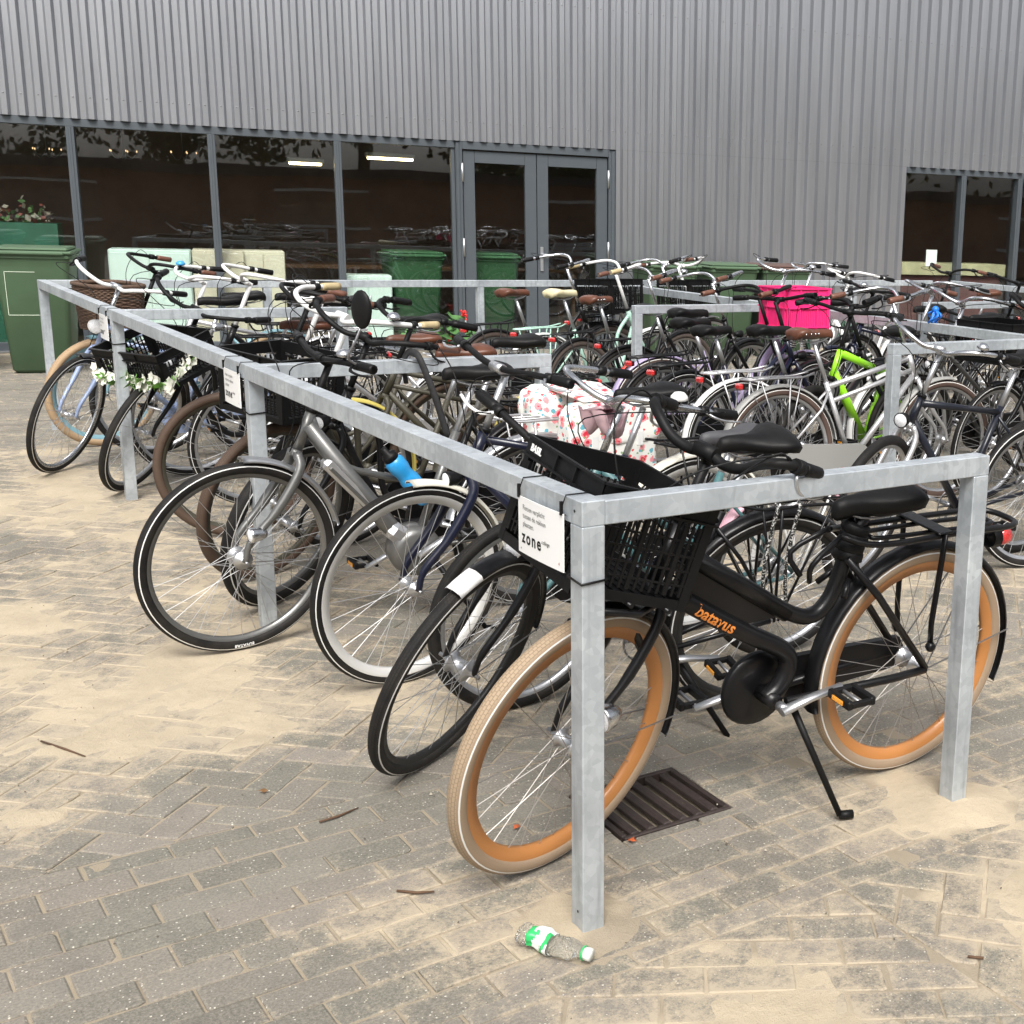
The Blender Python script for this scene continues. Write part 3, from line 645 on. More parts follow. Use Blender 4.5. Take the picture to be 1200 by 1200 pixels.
def add_zone(kind,ang,halfs,bb,L=.188,W=.093,g=.0065,hole=None):
    ca,sa=math.cos(ang),math.sin(ang); x0,x1,y0,y1=bb; cx,cy=(x0+x1)/2,(y0+y1)/2; rad=math.hypot(x1-x0,y1-y0)/2
    def emit(u,v,lu,lv):
        P=[(u,v),(u+lu,v),(u+lu,v+lv),(u,v+lv)]; j=[rnd.gauss(0,.0012) for _ in range(2)]
        P=[(cx+(a+j[0])*ca-(b_+j[1])*sa,cy+(a+j[0])*sa+(b_+j[1])*ca) for a,b_ in P]
        for h in halfs:
            P=clip(P,*h)
            if len(P)<3: return
        mx=sum(p[0] for p in P)/len(P); my=sum(p[1] for p in P)/len(P)
        if not(x0<=mx<=x1 and y0<=my<=y1): return
        if area(P)<.0012: return
        if len(P)==4:
            for ci in range(4):
                if rnd.random()<.16:
                    p0_,p1_,p2_=P[ci-1],P[ci],P[(ci+1)%len(P)]; t1=rnd.uniform(.004,.016); t2=rnd.uniform(.004,.016)
                    l1=math.hypot(p0_[0]-p1_[0],p0_[1]-p1_[1]); l2=math.hypot(p2_[0]-p1_[0],p2_[1]-p1_[1])
                    P=P[:ci]+[(p1_[0]+(p0_[0]-p1_[0])*t1/l1,p1_[1]+(p0_[1]-p1_[1])*t1/l1),(p1_[0]+(p2_[0]-p1_[0])*t2/l2,p1_[1]+(p2_[1]-p1_[1])*t2/l2)]+P[ci+1:]; break
        if hole and any(hole[0]-.2<q[0]<hole[1]+.2 and hole[2]-.2<q[1]<hole[3]+.2 for q in P):
            h0,h1,h2,h3=hole
            for hs in ([(1,0,h0)],[(-1,0,-h1)],[(-1,0,-h0),(1,0,h1),(0,1,h2)],[(-1,0,-h0),(1,0,h1),(0,-1,-h3)]):
                Q=P
                for hh_ in hs:
                    Q=clip(Q,*hh_)
                    if len(Q)<3: break
                if len(Q)>2 and area(Q)>.0006: put_brick(ccw(Q))
            return
        put_brick(ccw(P))
    if kind=='bond':
        j=0; v=-rad
        while v<rad:
            u=-rad+(j%2)*(L+g)/2+rnd.gauss(0,.006)
            while u<rad: emit(u,v,L,W); u+=L+g
            v+=W+g; j+=1
    else:
        s=(W+g)                       # herringbone on an s-grid
        n=int(rad/s)+3
        for i in range(-n,n+1):
            for j in range(-n,n+1):
                k=(i-j)%4
                if k==0: emit(i*s,j*s,2*s-g,s-g)      # lies along u: cells (i,j),(i+1,j)
                elif k==2: emit(i*s,j*s,s-g,2*s-g) if False else None
        for i in range(-n,n+1):
            for j in range(-n,n+1):
                if (i-j)%4==3: emit(i*s,j*s,s-g,2*s-g)
ZY=.955
drain=(.30,.65,.345,.66)
def not_drain(bb): pass
# course bricks along the rail, split round the drain
X0,X1,Y0,Y1=GX0,GX1,GY0,GY1
e=.004
add_zone('bond',R(1.5),[(0,1,ZY-e),(0,-1,.16)],(X0,X1,-.16,ZY),hole=(drain[0],drain[1],drain[2]+.0,drain[3]))
add_zone('herring',R(45),[(0,-1,-ZY-e)],(X0,X1,ZY,6.9))
add_zone('herring',R(-48),[(0,1,-.16-e),(-1,0,-.62-e)],(.62,X1,Y0,-.16))
add_zone('bond',R(-32),[(0,1,-.16-e),(1,0,.62-e)],(X0,.62,Y0,-.16))
add_zone('bond',R(3),[(0,-1,-6.9-e)],(X0,12,6.9,13.))
me=bpy.data.meshes.new('brick_paving'); me.from_pydata(BV,[],BF); me.materials.append(m_brick())
ca_=me.color_attributes.new('bvar','FLOAT_COLOR','POINT'); fl=[]
for c in BC: fl+=[c[0],c[1],c[2],1.]
ca_.data.foreach_set('color',fl); fa=me.attributes.new('sandy','FLOAT','POINT'); fa.data.foreach_set('value',BS); me.update()
o=bpy.data.objects.new('brick_paving',me); col.objects.link(o); tag(o,kind='structure')

# drain
dm=m_simple((.030,.020,.017),.6,'rusty_cast_iron',.4,40,.001)
dr=empty('drain_grate',(.475,.5025,0)); tag(dr,'dark rusty cast iron drain grate set in the paving behind the near corner post','drain')
b=MB(); b.box((0,.148,-.012),(.335,.016,.03),dm,bev=.003); b.box((0,-.148,-.012),(.335,.016,.03),dm,bev=.003); b.box((.160,0,-.012),(.016,.28,.029),dm,bev=.003); b.box((-.160,0,-.012),(.016,.28,.029),dm,bev=.003); b.build('frame',dr)
b=MB()
for i in range(6): b.box((-.125+.05*i,0,-.008),(.026,.28,.022),dm,bev=.006)
b.box((0,0,-.13),(.30,.28,.006),m_simple((.02,.018,.016),.9,'drain_mud')); b.build('grate_bars',dr)

# ------------------------------------------------------------------ racks
GAL=m_galv(); tw=.055; TIE=PLAST()
def rack(name,label,parts,group=None):
    r=empty(name); tag(r,label,'bicycle rack',group)
    for nm,c,s in parts:
        b=MB(); b.box(c,s,GAL,bev=.0022); b.build(nm,r)
    return r
h=tw/2; S=[0,2.515,5.04,7.53]
P=[('spine_rail',(h,(S[3]+tw)/2,1-h),(tw,S[3]+tw,tw))]
for s in S:
    P.append(('post',(h,s+h,(1-tw)/2-.02),(tw-.001,tw-.001,1-tw+.04)))
    if s<7:
        P.append(('cross_rail',(tw+(1.2-tw)/2,s+h,1-h-.0012),(1.2-tw,tw-.002,tw-.0024))); P.append(('post',(1.2-h,s+h,(1-tw)/2-.02),(tw-.001,tw-.001,1-tw+.04)))
RA=rack('bicycle_rack','galvanised rack whose long rail runs from the near corner post to the far bin',P,'galvanised comb shaped racks')
b=MB(); b.lathe([(.0035,-.001),(0,-.001)],(-.0003,.032,.975),(1,0,0),PLAST(),10,closed=False); b.lathe([(.0035,-.001),(0,-.001)],(-.0003,.022,.055),(1,0,0),PLAST(),10,closed=False); b.lathe([(.0035,-.001),(0,-.001)],(-.0003,2.54,.055),(1,0,0),PLAST(),10,closed=False)
b.build('drain_hole',RA)
P=[('long_rail',(tw+.002+(8.1-tw)/2,S[3]+h,1-h),(8.1-tw,tw-.002,tw-.002))]
for x in (1.45,3.1,5.02,7.05): P.append(('post',(x,S[3]+h,(1-tw)/2-.02),(tw,tw-.004,1-tw+.04)))
rack('rack_rail','long galvanised rail running parallel to the building behind all the bicycles',P)
P=[('spine_rail',(4.13,3.7,1-h),(tw,7.65,tw))]
for s in (-.1,2.415,4.91):
    P.append(('post',(4.13,s,(1-tw)/2-.02),(tw-.001,tw-.001,1-tw+.04))); P.append(('cross_rail',(2.985+(4.13-h-2.985)/2,s,1-h-.0012),(4.13-h-2.985,tw-.002,tw-.0024))); P.append(('post',(2.985+h,s,(1-tw)/2-.02),(tw-.001,tw-.001,1-tw+.04)))
P=[q for q in P if not(q[1][1]<0 and q[0]!='spine_rail')]
rack('bicycle_rack','galvanised rack on the right, its open ends beside the silver and lilac bicycles',P,'galvanised comb shaped racks')
P=[('spine_rail',(8.35,4.4,1-h),(tw,6.2,tw))]
for s in (2.2,4.85):
    P.append(('post',(8.35,s,(1-tw)/2-.02),(tw-.001,tw-.001,1-tw+.04))); P.append(('cross_rail',(6.9,s,1-h-.0012),(2.9-tw,tw-.002,tw-.0024))); P.append(('post',(5.45+h,s,(1-tw)/2-.02),(tw-.001,tw-.001,1-tw+.04)))
rack('bicycle_rack','far right galvanised rack mostly hidden behind the crowd of handlebars',P,'galvanised comb shaped racks')
# signs
def rsign(y0,label,big):
    o=empty('rack_sign',(-.009,y0,.835),(0,0,0)); tag(o,label,'sign','white notice boards tied to the rack')
    w,hh=.215,.128; wm=paint((.80,.80,.79),.35,0,.06,.2,'sign_board')
    b=MB(); n=6; pr=[]
    for i in range(n+1): pr.append((-.0016-.003*math.sin(PI*i/n),w*i/n))
    A=[(b.av((x-.0012,y,0)),b.av((x-.0012,y,hh)),b.av((x+.0012,y,hh)),b.av((x+.0012,y,0))) for x,y in pr]
    for i in range(n):
        for k in range(4): b.af((A[i][k],A[i+1][k],A[i+1][(k+1)%4],A[i][(k+1)%4]),wm,False)
    b.af(A[0],wm,False); b.af(A[-1][::-1],wm,False); b.build('board',o)
    g_=paint((.22,.22,.22),.6,0,0,0,'grey_print'); k_=paint((.02,.02,.02),.6,0,0,0,'black_print'); r2=paint((.45,.06,.05),.6,0,0,0,'red_print')
    # seen from -X, text runs towards -Y
    def fn(yy,zz): return lambda x,y,z: Vector((-.0034-.003*math.sin(PI*(yy-x)/w)-.0002,yy-x,zz+y))
    for i,t in enumerate(('Fietsen verplicht','tussen de rekken','plaatsen.')): text_pts(t,.0165,fn(w-.026,.101-.0185*i),g_,'lettering',o)
    text_pts('zone',.042,fn(w-.02,.026),k_,'lettering',o,bold=.0009,spacing=1.25); text_pts('.college',.013,fn(w-.118,.043),k_,'lettering',o)
    text_pts('+',.012,fn(w-.012,.006),k_,'lettering',o); text_pts('4',.011,fn(.02,.012),r2,'lettering',o)
    for yy in (w-.006,.006):
        b=MB(); b.tube([(.007,yy,hh-.004),(-.006,yy,hh-.001),(-.0005+.0,yy,hh+.02),(.007,yy,.1675),(.066,yy,.1675)],.0016,TIE,5); b.box((-.004,yy,hh+.012),(.006,.006,.03),TIE); b.build('cable_tie',o)
    b=MB(); b.tube([(.006,y_,z_) for y_,z_ in ((w-.01,.0),(w/2,-.004),(.005,-.006))],.0028,TIE,5)
    yc=-.0; py0=-y0+ (0 if y0<1 else (S[1] if y0<4 else S[2])); z_=-.006
    b.tube([(.005,py0+tw+.004,z_+.002),(.004,py0+tw,z_),(.0055,py0-.003,z_-.006),(.012+tw,py0-.003,z_-.002),(.012+tw,py0+tw+.004,z_),(.005,py0+tw+.004,z_+.002)],.0028,TIE,6); b.build('cable_tie',o)
    return o
rsign(.062,'white notice board hanging at the near corner post, its black print reading zone',True)
rsign(S[1]+.07,'white notice board seen edge on beside the second post of the left rack',False)
rsign(S[2]+.06,'small white notice board on the third post beside the pale blue bicycle',False)

# ------------------------------------------------------------------ building
B0=Vector((2.2,11.95,0)); wa=math.atan2(-.23796,.97127)
bl=empty('metal_clad_building',B0,(0,0,wa)); tag(bl,'building clad in silver grey corrugated steel with dark framed windows and double glazed doors','building')
MW=Matrix.Translation(B0)@Matrix.Rotation(wa,4,'Z')
CL=m_cladding(); FR=paint((.072,.085,.098),.42,.2,.25,0,'anthracite_frame'); GL=m_glass()
def clad(t0,t1,z0,z1,name='cladding',y=0.):
    b=MB(); per=.1445; prof=[(0,0),(.047,0),(.069,-.048),(.071,-.050),(.119,-.050),(.121,-.048),(.1425,0)]
    n0=math.floor(t0/per)-0; pts=[]
    k=n0
    while k*per<t1:
        for u,v in prof: 
            t=k*per+u
            if t0<=t<=t1: pts.append((t,v))
        k+=1
    pts=[(t0,pts[0][1])]+pts+[(t1,pts[-1][1])]
    zs=[z0,(z0+z1)/2,z1]; rows=[[b.av((t,y+v,z)) for t,v in pts] for z in zs]
    for r in range(2):
        for i in range(len(pts)-1): b.af((rows[r][i],rows[r][i+1],rows[r+1][i+1],rows[r+1][i]),CL,False)
    # screws in each rib near the lower edge
    k=n0
    while k*per<t1:
        t=k*per+.095
        for zz in ((z0+.20,3.75,5.6) if z0>1 else ()):
            if t0<t<t1: b.lathe([(.008,0),(.007,-.004),(0,-.006)],(t,y-.050,zz),(0,1,0),STEEL(),8,closed=False)
        k+=1
    b.build(name,bl)
HL=2.262
clad(-9,26,HL,9.,'upper_cladding'); clad(4.19,7.93,0.,HL-.001,'lower_cladding'); clad(12.3,26,0.,HL-.001,'lower_cladding')
b=MB(); b.box((8.5,.16,5.7),(35,.18,6.9),FR); b.box((6.06,.16,1.128),(3.75,.18,2.25),FR); b.build('wall',bl)
def bar(b,t0,t1,z0,z1,y=.06,d=.09,m=None): b.box(((t0+t1)/2,y,(z0+z1)/2),(t1-t0,d,z1-z0),m or FR,bev=.003)
def window(t0,t1,mull,z0=.0,z1=HL):
    b=MB(); bar(b,t0-.04,t1+.04,z1-.075,z1-.004,y=.05,d=.11); bar(b,t0,t1,z0,z0+.095)
    bar(b,t0-.04,t0,z0,z1-.078); bar(b,t1,t1+.04,z0,z1-.078)
    b.box(((t0+t1)/2,.0,z0+.012),(t1-t0,.14,.012),ALU())
    for t in mull: bar(b,t-.036,t+.036,z0+.096,z1-.076,y=.045,d=.12); bar(b,t-.012,t+.012,z0+.097,z1-.077,y=-.018,d=.008)
    w=b.build('window',bl); edges=[t0]+list(mull)+[t1]
    for a,c in zip(edges,edges[1:]):
        p=MB(); p.box(((a+c)/2,.075,(z0+.09+z1-.07)/2),(c-a,.008,z1-z0-.16),GL); p.build('pane',w)
window(-6.2,2.35,(-4.95,-3.72,-2.48,-1.262,-.016,1.187)); window(7.97,12.2,(8.80,9.66,10.52,11.38))
# double door
dj=MB(); bar(dj,2.392,2.465,0,HL-.006,y=.03,d=.1); bar(dj,4.10,4.18,0,HL-.006,y=.03,d=.1); bar(dj,2.466,4.099,HL-.085,HL-.006,y=.03,d=.1); bar(dj,2.466,4.099,0,.03,y=.05); 
for yy,t0,t1 in ((-.025,2.40,2.43),(-.025,4.13,4.17)): bar(dj,t0,t1,0,HL-.02,y=yy,d=.02)
dj=dj.build('door_frame',bl)
for a,c,hs in ((2.475,3.278,-1),(3.286,4.092,1)):
    lf=MB(); bar(lf,a,a+.125,.035,2.165,y=.045,d=.07); bar(lf,c-.125,c,.035,2.165,y=.045,d=.07); bar(lf,a+.126,c-.126,2.04,2.165,y=.045,d=.07); bar(lf,a+.126,c-.126,.035,.17,y=.045,d=.07)
    L=lf.build('door',bl)
    p=MB(); p.box(((a+c)/2,.05,1.1),(c-a-.245,.008,1.88),GL); p.build('pane',L)
    hx=a-.01 if hs<0 else c+.01
    for z in (1.93,1.13,.3): p=MB(); p.tube([(hx,-.012,z-.10),(hx,-.012,z+.10)],.014,ALU(),8); p.build('hinge',L)
    if hs>0:
        p=MB(); p.box((a+.045,.0,1.02),(.035,.012,.27),ALU(),bev=.003); p.tube([(a+.045,0,1.07),(a+.045,-.05,1.07),(a+.19,-.055,1.07)],.010,ALU(),8); p.build('handle',L)
# interior
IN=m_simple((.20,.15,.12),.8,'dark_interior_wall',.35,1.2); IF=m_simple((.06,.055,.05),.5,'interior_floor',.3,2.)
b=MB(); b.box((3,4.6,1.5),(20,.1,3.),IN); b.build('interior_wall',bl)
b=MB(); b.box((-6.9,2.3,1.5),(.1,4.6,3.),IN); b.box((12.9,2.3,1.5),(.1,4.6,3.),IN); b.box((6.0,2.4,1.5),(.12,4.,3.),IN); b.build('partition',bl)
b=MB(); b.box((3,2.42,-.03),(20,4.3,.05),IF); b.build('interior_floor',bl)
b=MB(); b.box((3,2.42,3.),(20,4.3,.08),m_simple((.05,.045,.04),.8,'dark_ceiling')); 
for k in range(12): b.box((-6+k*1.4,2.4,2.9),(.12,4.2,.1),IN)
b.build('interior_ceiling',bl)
def inb(x,y,z=0,rz=0): return MW@MT(Vector((x,y,z)),rz)
def lampf(x,y,z,label,L=.5):
    o=empty('fluorescent_lamp'); o.matrix_world=inb(x,y,z,R(4)); tag(o,label,'ceiling lamp','lit tube lamps inside the building')
    b=MB(); b.box((0,0,.03),(L+.04,.16,.05),paint((.5,.5,.48),.5,0,.1,0,'lamp_housing'),bev=.01); b.build('housing',o)
    b=MB(); b.box((0,0,-.008),(L,.10,.03),m_emit((1.,.80,.42),7.),bev=.008); b.build('tube',o)
lampf(.93,1.2,1.98,'lit tube lamp hanging behind the third window pane',.34); lampf(1.85,1.2,2.08,'lit tube lamp hanging behind the pane next to the doors',.50)
def cab(name,x,y,w,d,h,c,label,rz=0):
    o=empty(name); o.matrix_world=inb(x,y,0,rz); tag(o,label,'cabinet')
    m=m_simple(c,.5,name+'_paint',.08,3.)
    b=MB(); b.box((0,0,h/2),(w,d,h),m,bev=.012); b.build('body',o)
    b=MB()
    for s in (-1,1): b.box((s*w*.25,-d/2-.008,h/2),(w*.47,.014,h*.94),m,bev=.004)
    b.build('door',o); b=MB(); b.tube([(w*.03,-d/2-.03,h*.62),(w*.03,-d/2-.03,h*.74)],.006,ALU(),6); b.build('handle',o)
MINT=(.62,.75,.69); BEI=(.60,.55,.42)
cab('cabinet',-.66,.42,.76,.45,1.02,MINT,'pale mint cabinet standing behind the glass beside the left green bin'); cab('cabinet',-.02,.45,.50,.45,1.03,BEI,'beige cabinet standing behind the glass, right of the mint one')
cab('cabinet',.42,.5,.42,.4,1.03,(.66,.62,.48),'narrow beige cabinet behind the third pane'); cab('cabinet',1.46,.33,.50,.32,.80,MINT,'low mint cabinet standing behind the mirror of the electric bicycle')
o=empty('planter'); o.matrix_world=inb(-1.95,.55,0); tag(o,'dark green planter box with flowers behind the leftmost glass','planter')
b=MB(); b.box((0,0,.55),(.95,.45,1.4),m_simple((.02,.10,.06),.5,'green_box',.2)); b.build('box',o)
b=MB(); fl_=[m_simple((.16,.04,.03),.6,'dull_red_petals'),m_simple((.28,.25,.2),.6,'pale_petals'),m_simple((.06,.13,.04),.6,'leaves')]
for k in range(150):
    q=Vector((rnd.uniform(-.4,.4),rnd.uniform(-.18,.18),1.25+abs(rnd.gauss(0,.08)))); s_=rnd.uniform(.02,.045); e1=Vector((rnd.gauss(0,1),rnd.gauss(0,1),rnd.gauss(0,1))).normalized(); e2=e1.orthogonal()
    b.af([b.av(q+e1*s_),b.av(q+e2*s_*.6),b.av(q-e1*s_),b.av(q-e2*s_*.6)],fl_[k%3])
b.build('flowers',o)
o=empty('table'); o.matrix_world=inb(2.2,2.4,0); tag(o,'long work table deep inside the room behind the glass','table')
wd=m_simple((.22,.12,.06),.5,'brown_wood',.25); b=MB(); b.box((0,0,.8),(4.2,.9,.05),wd,bev=.006); b.build('table_top',o)
for sx in (-2,2):
    for sy in (-.38,.38): b=MB(); b.box((sx,sy,.385),(.06,.06,.77),wd); b.build('leg',o)
o=empty('table'); o.matrix_world=inb(9.0,.75,0); tag(o,'pale topped desk standing behind the right hand window','table')
b=MB(); b.box((0,0,.98),(1.7,.5,.16),m_simple((.48,.46,.28),.5,'pale_desk'),bev=.005); b.build('table_top',o); b=MB(); b.box((0,.02,.45),(1.6,.42,.88),m_simple((.10,.03,.03),.5,'maroon_panel')); b.build('front_panel',o)
b=MB(); b.box((0,0,0),(.16,.004,.21),m_simple((.55,.62,.58),.5,'paper',.05)); o=b.build('paper_notice'); o.matrix_world=inb(8.42,.055,1.14); tag(o,'white paper notice stuck to the right hand window','notice')
def chand(x,y,z,label):
    o=empty('chandelier'); o.matrix_world=inb(x,y,z); tag(o,label,'chandelier','small lit chandeliers inside the building')
    b=MB(); b.tube([(0,0,.8),(0,0,0)],.006,STEEL(),5); 
    for k in range(5): a=2*PI*k/5; b.tube(cr([(0,0,0),(.08*math.cos(a),.08*math.sin(a),-.04),(.15*math.cos(a),.15*math.sin(a),.03)],3),.005,STEEL(),5)
    b.build('arms',o)
    for k in range(5): a=2*PI*k/5; b=MB(); b.ball((.15*math.cos(a),.15*math.sin(a),.05),.007,m_emit((1,.62,.3),1.0,'candle_bulb'),6,(1,1,1.8)); b.build('bulb',o)
chand(-1.75,2.6,1.98,'small lit chandelier behind the leftmost glass'); chand(-.98,2.6,2.0,'small lit chandelier seen left in the second pane'); chand(-.35,2.7,2.02,'small lit chandelier seen right in the second pane')

# ------------------------------------------------------------------ bins
def bin_(x,y,rz,label,c=(.058,.105,.055),lid=None,inside=False,sc_=1.,marks=False):
    o=empty('wheelie_bin'); M=MT(Vector((x,y,0)),rz) if not inside else inb(x,y,0,rz); o.matrix_world=M@Matrix.Scale(sc_,4); tag(o,label,'bin','green wheelie bins')
    gm=m_simple(c,.55,'green_bin_plastic',.16,3.,.0006); lm=m_simple(lid,.55,'bin_lid_plastic',.2,3.) if lid else gm
    b=MB(); lev=[(.0,.20,.22),(.03,.225,.26),(.9,.275,.345),(.97,.285,.36),(.975,.30,.375),(1.0,.30,.375)]; rows=[]
    for z,hx,hy in lev:
        r=.05; pts=[]
        for cx,cy,a0 in ((1,1,0),(-1,1,90),(-1,-1,180),(1,-1,270)):
            for k in range(4): a=R(a0+30*k); pts.append((cx*(hx-r)+r*math.cos(a),cy*(hy-r)+r*math.sin(a)))
        rows.append([b.av((px,py,z)) for px,py in pts])
    for i in range(len(rows)-1):
        for k in range(16): b.af((rows[i][k],rows[i][(k+1)%16],rows[i+1][(k+1)%16],rows[i+1][k]),gm,i in(1,))
    b.af(rows[0][::-1],gm); b.af(rows[-1],gm); b.build('body',o)
    b=MB(); b.box((0,0,1.02),(.62,.77,.03),lm,bev=.012); b.box((0,-.02,1.045),(.56,.68,.03),lm,bev=.014); b.box((0,-.39,1.015),(.5,.03,.03),lm,bev=.01); b.tube([(-.24,.41,1.0),(.24,.41,1.0)],.016,lm,8); b.build('lid',o)
    for s in (-1,1): b=MB(); b.lathe([(.02,-.02),(.1,-.022),(.1,.022),(.02,.02)],(s*.26,.30,.1),(1,0,0),m_tyre(),20); b.build('wheel',o)
    if marks:
        b=MB(); wm=paint((.55,.62,.5),.7,0,0,0,'chalk_line')
        for p,q in (((-.2,.86),(.02,.86)),((-.2,.50),(.05,.50)),((-.2,.86),(-.2,.50))):
            def yy(z): return -(.26+(.345-.26)*(z-.03)/.87)-.0015
            b.tube([(p[0],yy(p[1]),p[1]),(q[0],yy(q[1]),q[1])],.003,wm,4)
        b.build('outline_mark',o)
bin_(.42,10.9,R(-14),'green wheelie bin with white outline on its front, standing in front of the left glass',marks=True,sc_=1.03)
bin_(-.35,11.15,R(-12),'dark green wheelie bin cut by the left edge of the view',(.02,.07,.03),sc_=1.08)
bin_(6.35,10.0,R(-14),'green wheelie bin against the cladding, leftmost of the three behind the long rail'); bin_(7.0,9.8,R(-12),'green wheelie bin against the cladding, middle of the three behind the long rail'); bin_(7.62,9.62,R(-16),'green wheelie bin with brown lid against the cladding',lid=(.09,.05,.04))
bin_(1.98,.62,R(5),'green wheelie bin standing behind the pane left of the doors',(.03,.10,.04),inside=True); bin_(2.86,.62,R(-3),'green wheelie bin standing behind the left door glass',(.03,.10,.04),inside=True)

# ------------------------------------------------------------------ small things on the ground
def litter():
    o=empty('plastic_bottle',(-.085,-.022,.028),(0,0,math.atan2(-.145,.081))); tag(o,'crushed empty plastic bottle with green and white label lying by the near post','bottle')
    pm=bpy.data.materials.new('clear_plastic'); pm.use_nodes=True; b_=pm.node_tree.nodes['Principled BSDF']; b_.inputs['Base Color'].default_value=(.86,.87,.85,1); b_.inputs['Roughness'].default_value=.08; b_.inputs['Transmission Weight'].default_value=.93; b_.inputs['IOR'].default_value=1.12
    gm=paint((.03,.42,.12),.35,0,.05,0,'green_print'); wm=paint((.7,.72,.68),.35,0,.05,0,'white_label')
    b=MB(); lb=MB(); prof=[(-.085,.004),(-.083,.022),(-.075,.027),(-.05,.028),(-.028,.028),(.0,.028),(.02,.029),(.045,.026),(.065,.016),(.075,.0125),(.082,.0125)]
    N=28; rows=[]
    def cr_(x,a,r): 
        k=1-.34*max(0,math.sin(a*1.0+x*40))*(1 if -.08<x<.06 else .2)+.22*noise.noise(Vector((x*60,math.cos(a)*2,math.sin(a)*2)))*(1 if x<.06 else 0)
        z=r*k*math.sin(a)*.86; return Vector((x,r*k*math.cos(a)*1.06,max(z,-.0265)))
    xs=[]
    for (x0,r0),(x1,r1) in zip(prof,prof[1:]):
        for q in range(3): t=q/3; xs.append((x0+(x1-x0)*t,r0+(r1-r0)*t))
    xs.append(prof[-1])
    for x,r in xs: rows.append([b.av(cr_(x,2*PI*k/N,r)) for k in range(N)])
    for i in range(len(rows)-1):
        for k in range(N): b.af((rows[i][k],rows[i][(k+1)%N],rows[i+1][(k+1)%N],rows[i+1][k]),pm)
    b.af(rows[0],pm); b.build('body',o)
    rows=[]; lx=[-.055+.0042*i for i in range(14)]
    for x in lx: rows.append([lb.av(cr_(x,2*PI*k/N-.4,.0292)) for k in range(N+1)])
    for i in range(len(rows)-1):
        for k in range(int(N*.85)):
            g_=(i<3) or (i>9 and 6<k<14) or (i+k*.6)%9<2.2 and k>8; lb.af((rows[i][k],rows[i][k+1],rows[i+1][k+1],rows[i+1][k]),gm if g_ else wm)
    lb.build('paper_label',o)
    b=MB(); b.lathe([(.0,.098),(.0135,.098),(.0145,.094),(.0145,.081),(.0,.081)],(0,0,-.002),(1,0,0),wm,18,closed=False); b.build('cap',o)
    b=MB(); b.lathe([(.0155,.078),(.0165,.079),(.0165,.0825),(.0155,.083)],(0,0,-.002),(1,0,0),gm,18); b.build('neck_ring',o)
    tw_=m_simple((.10,.055,.03),.8,'twig_bark')
    for pts,l in (([(-.817,1.808),(-.77,1.71),(-.731,1.623)],'thin dark twig lying on the sand at the left'),([(-.27,.414),(-.235,.38),(-.199,.362)],'short pale twig left of the bottle'),([(-.31,.86),(-.26,.865),(-.20,.885)],'dark twig on the brick courses below the leaning black wheel'),([(.66,-.55),(.685,-.575)],'short dry twig at the right on the sand')):
        b=MB(); b.tube([(x,y,.006) for x,y in pts],[.003,.0035,.002][:len(pts)],tw_,5); tag(b.build('twig'),l,'twig')
    lc=[m_simple((.45,.10,.03),.6,'orange_leaf'),m_simple((.16,.08,.03),.7,'brown_leaf')]
    for i,(x,y,l) in enumerate(((.312,.322,'small orange leaf at the corner of the drain grate'),(.05,.78,'small orange leaf on the bricks below the leaning black wheel'),(-.38,1.12,'brown curled leaf on the bricks left of the leaning black wheel'),(.1,.55,'small orange leaf inside the ring of the tan front wheel'))):
        b=MB(); s_=.014; P_=[b.av((s_*math.cos(a)*(1 if k%2 else .6),s_*.8*math.sin(a)*(1 if k%2 else .6),.003*math.sin(a*2))) for k,a in enumerate([2*PI*q/10 for q in range(10)])]; c=b.av((0,0,.006))
        for k in range(10): b.af((P_[k],P_[(k+1)%10],c),lc[1 if i==2 else 0])
        q=b.build('fallen_leaf'); q.location=(x,y,.009); q.rotation_euler=(0,0,i*1.3); tag(q,l,'leaf')
    # geranium by the doors
    o=empty('plant'); o.matrix_world=inb(2.25,-.32,0); tag(o,'low leafy plant with red flowers growing at the foot of the doors','plant')
    gl=m_simple((.07,.17,.05),.6,'fresh_leaf',.35,20); b=MB()
    for k in range(60):
        a=rnd.uniform(0,2*PI); r=abs(rnd.gauss(0,.2)); z=rnd.uniform(.05,.42)*(1-.6*r); c=Vector((r*math.cos(a)*1.1,r*math.sin(a)*.5,z)); nn=Vector((rnd.gauss(0,.5),rnd.gauss(-.4,.4),1)).normalized(); e1=nn.orthogonal().normalized(); e2=nn.cross(e1); s_=rnd.uniform(.035,.065)
        ring=[b.av(c+(e1*math.cos(t)+e2*math.sin(t))*s_*(1+.12*math.cos(5*t))) for t in [2*PI*q/9 for q in range(9)]]; cc=b.av(c-nn*.012)
        for q in range(9): b.af((ring[q],ring[(q+1)%9],cc),gl)
    b.build('leaves',o); b=MB()
    for k in range(7): b.tube([(0,0,0),(rnd.uniform(-.2,.2),rnd.uniform(-.1,.1),.38)],.005,gl,4)
    b.build('stems',o); b=MB(); rm=m_simple((.62,.02,.02),.5,'red_petals')
    for c in ((.13,-.04,.44),(-.02,-.05,.17),(.16,.02,.40)):
        b=MB()
        for k in range(9): b.ball(Vector(c)+Vector((rnd.gauss(0,.018),rnd.gauss(0,.018),rnd.gauss(0,.014))),.014,rm,6)
        b.build('flower',o)
litter()
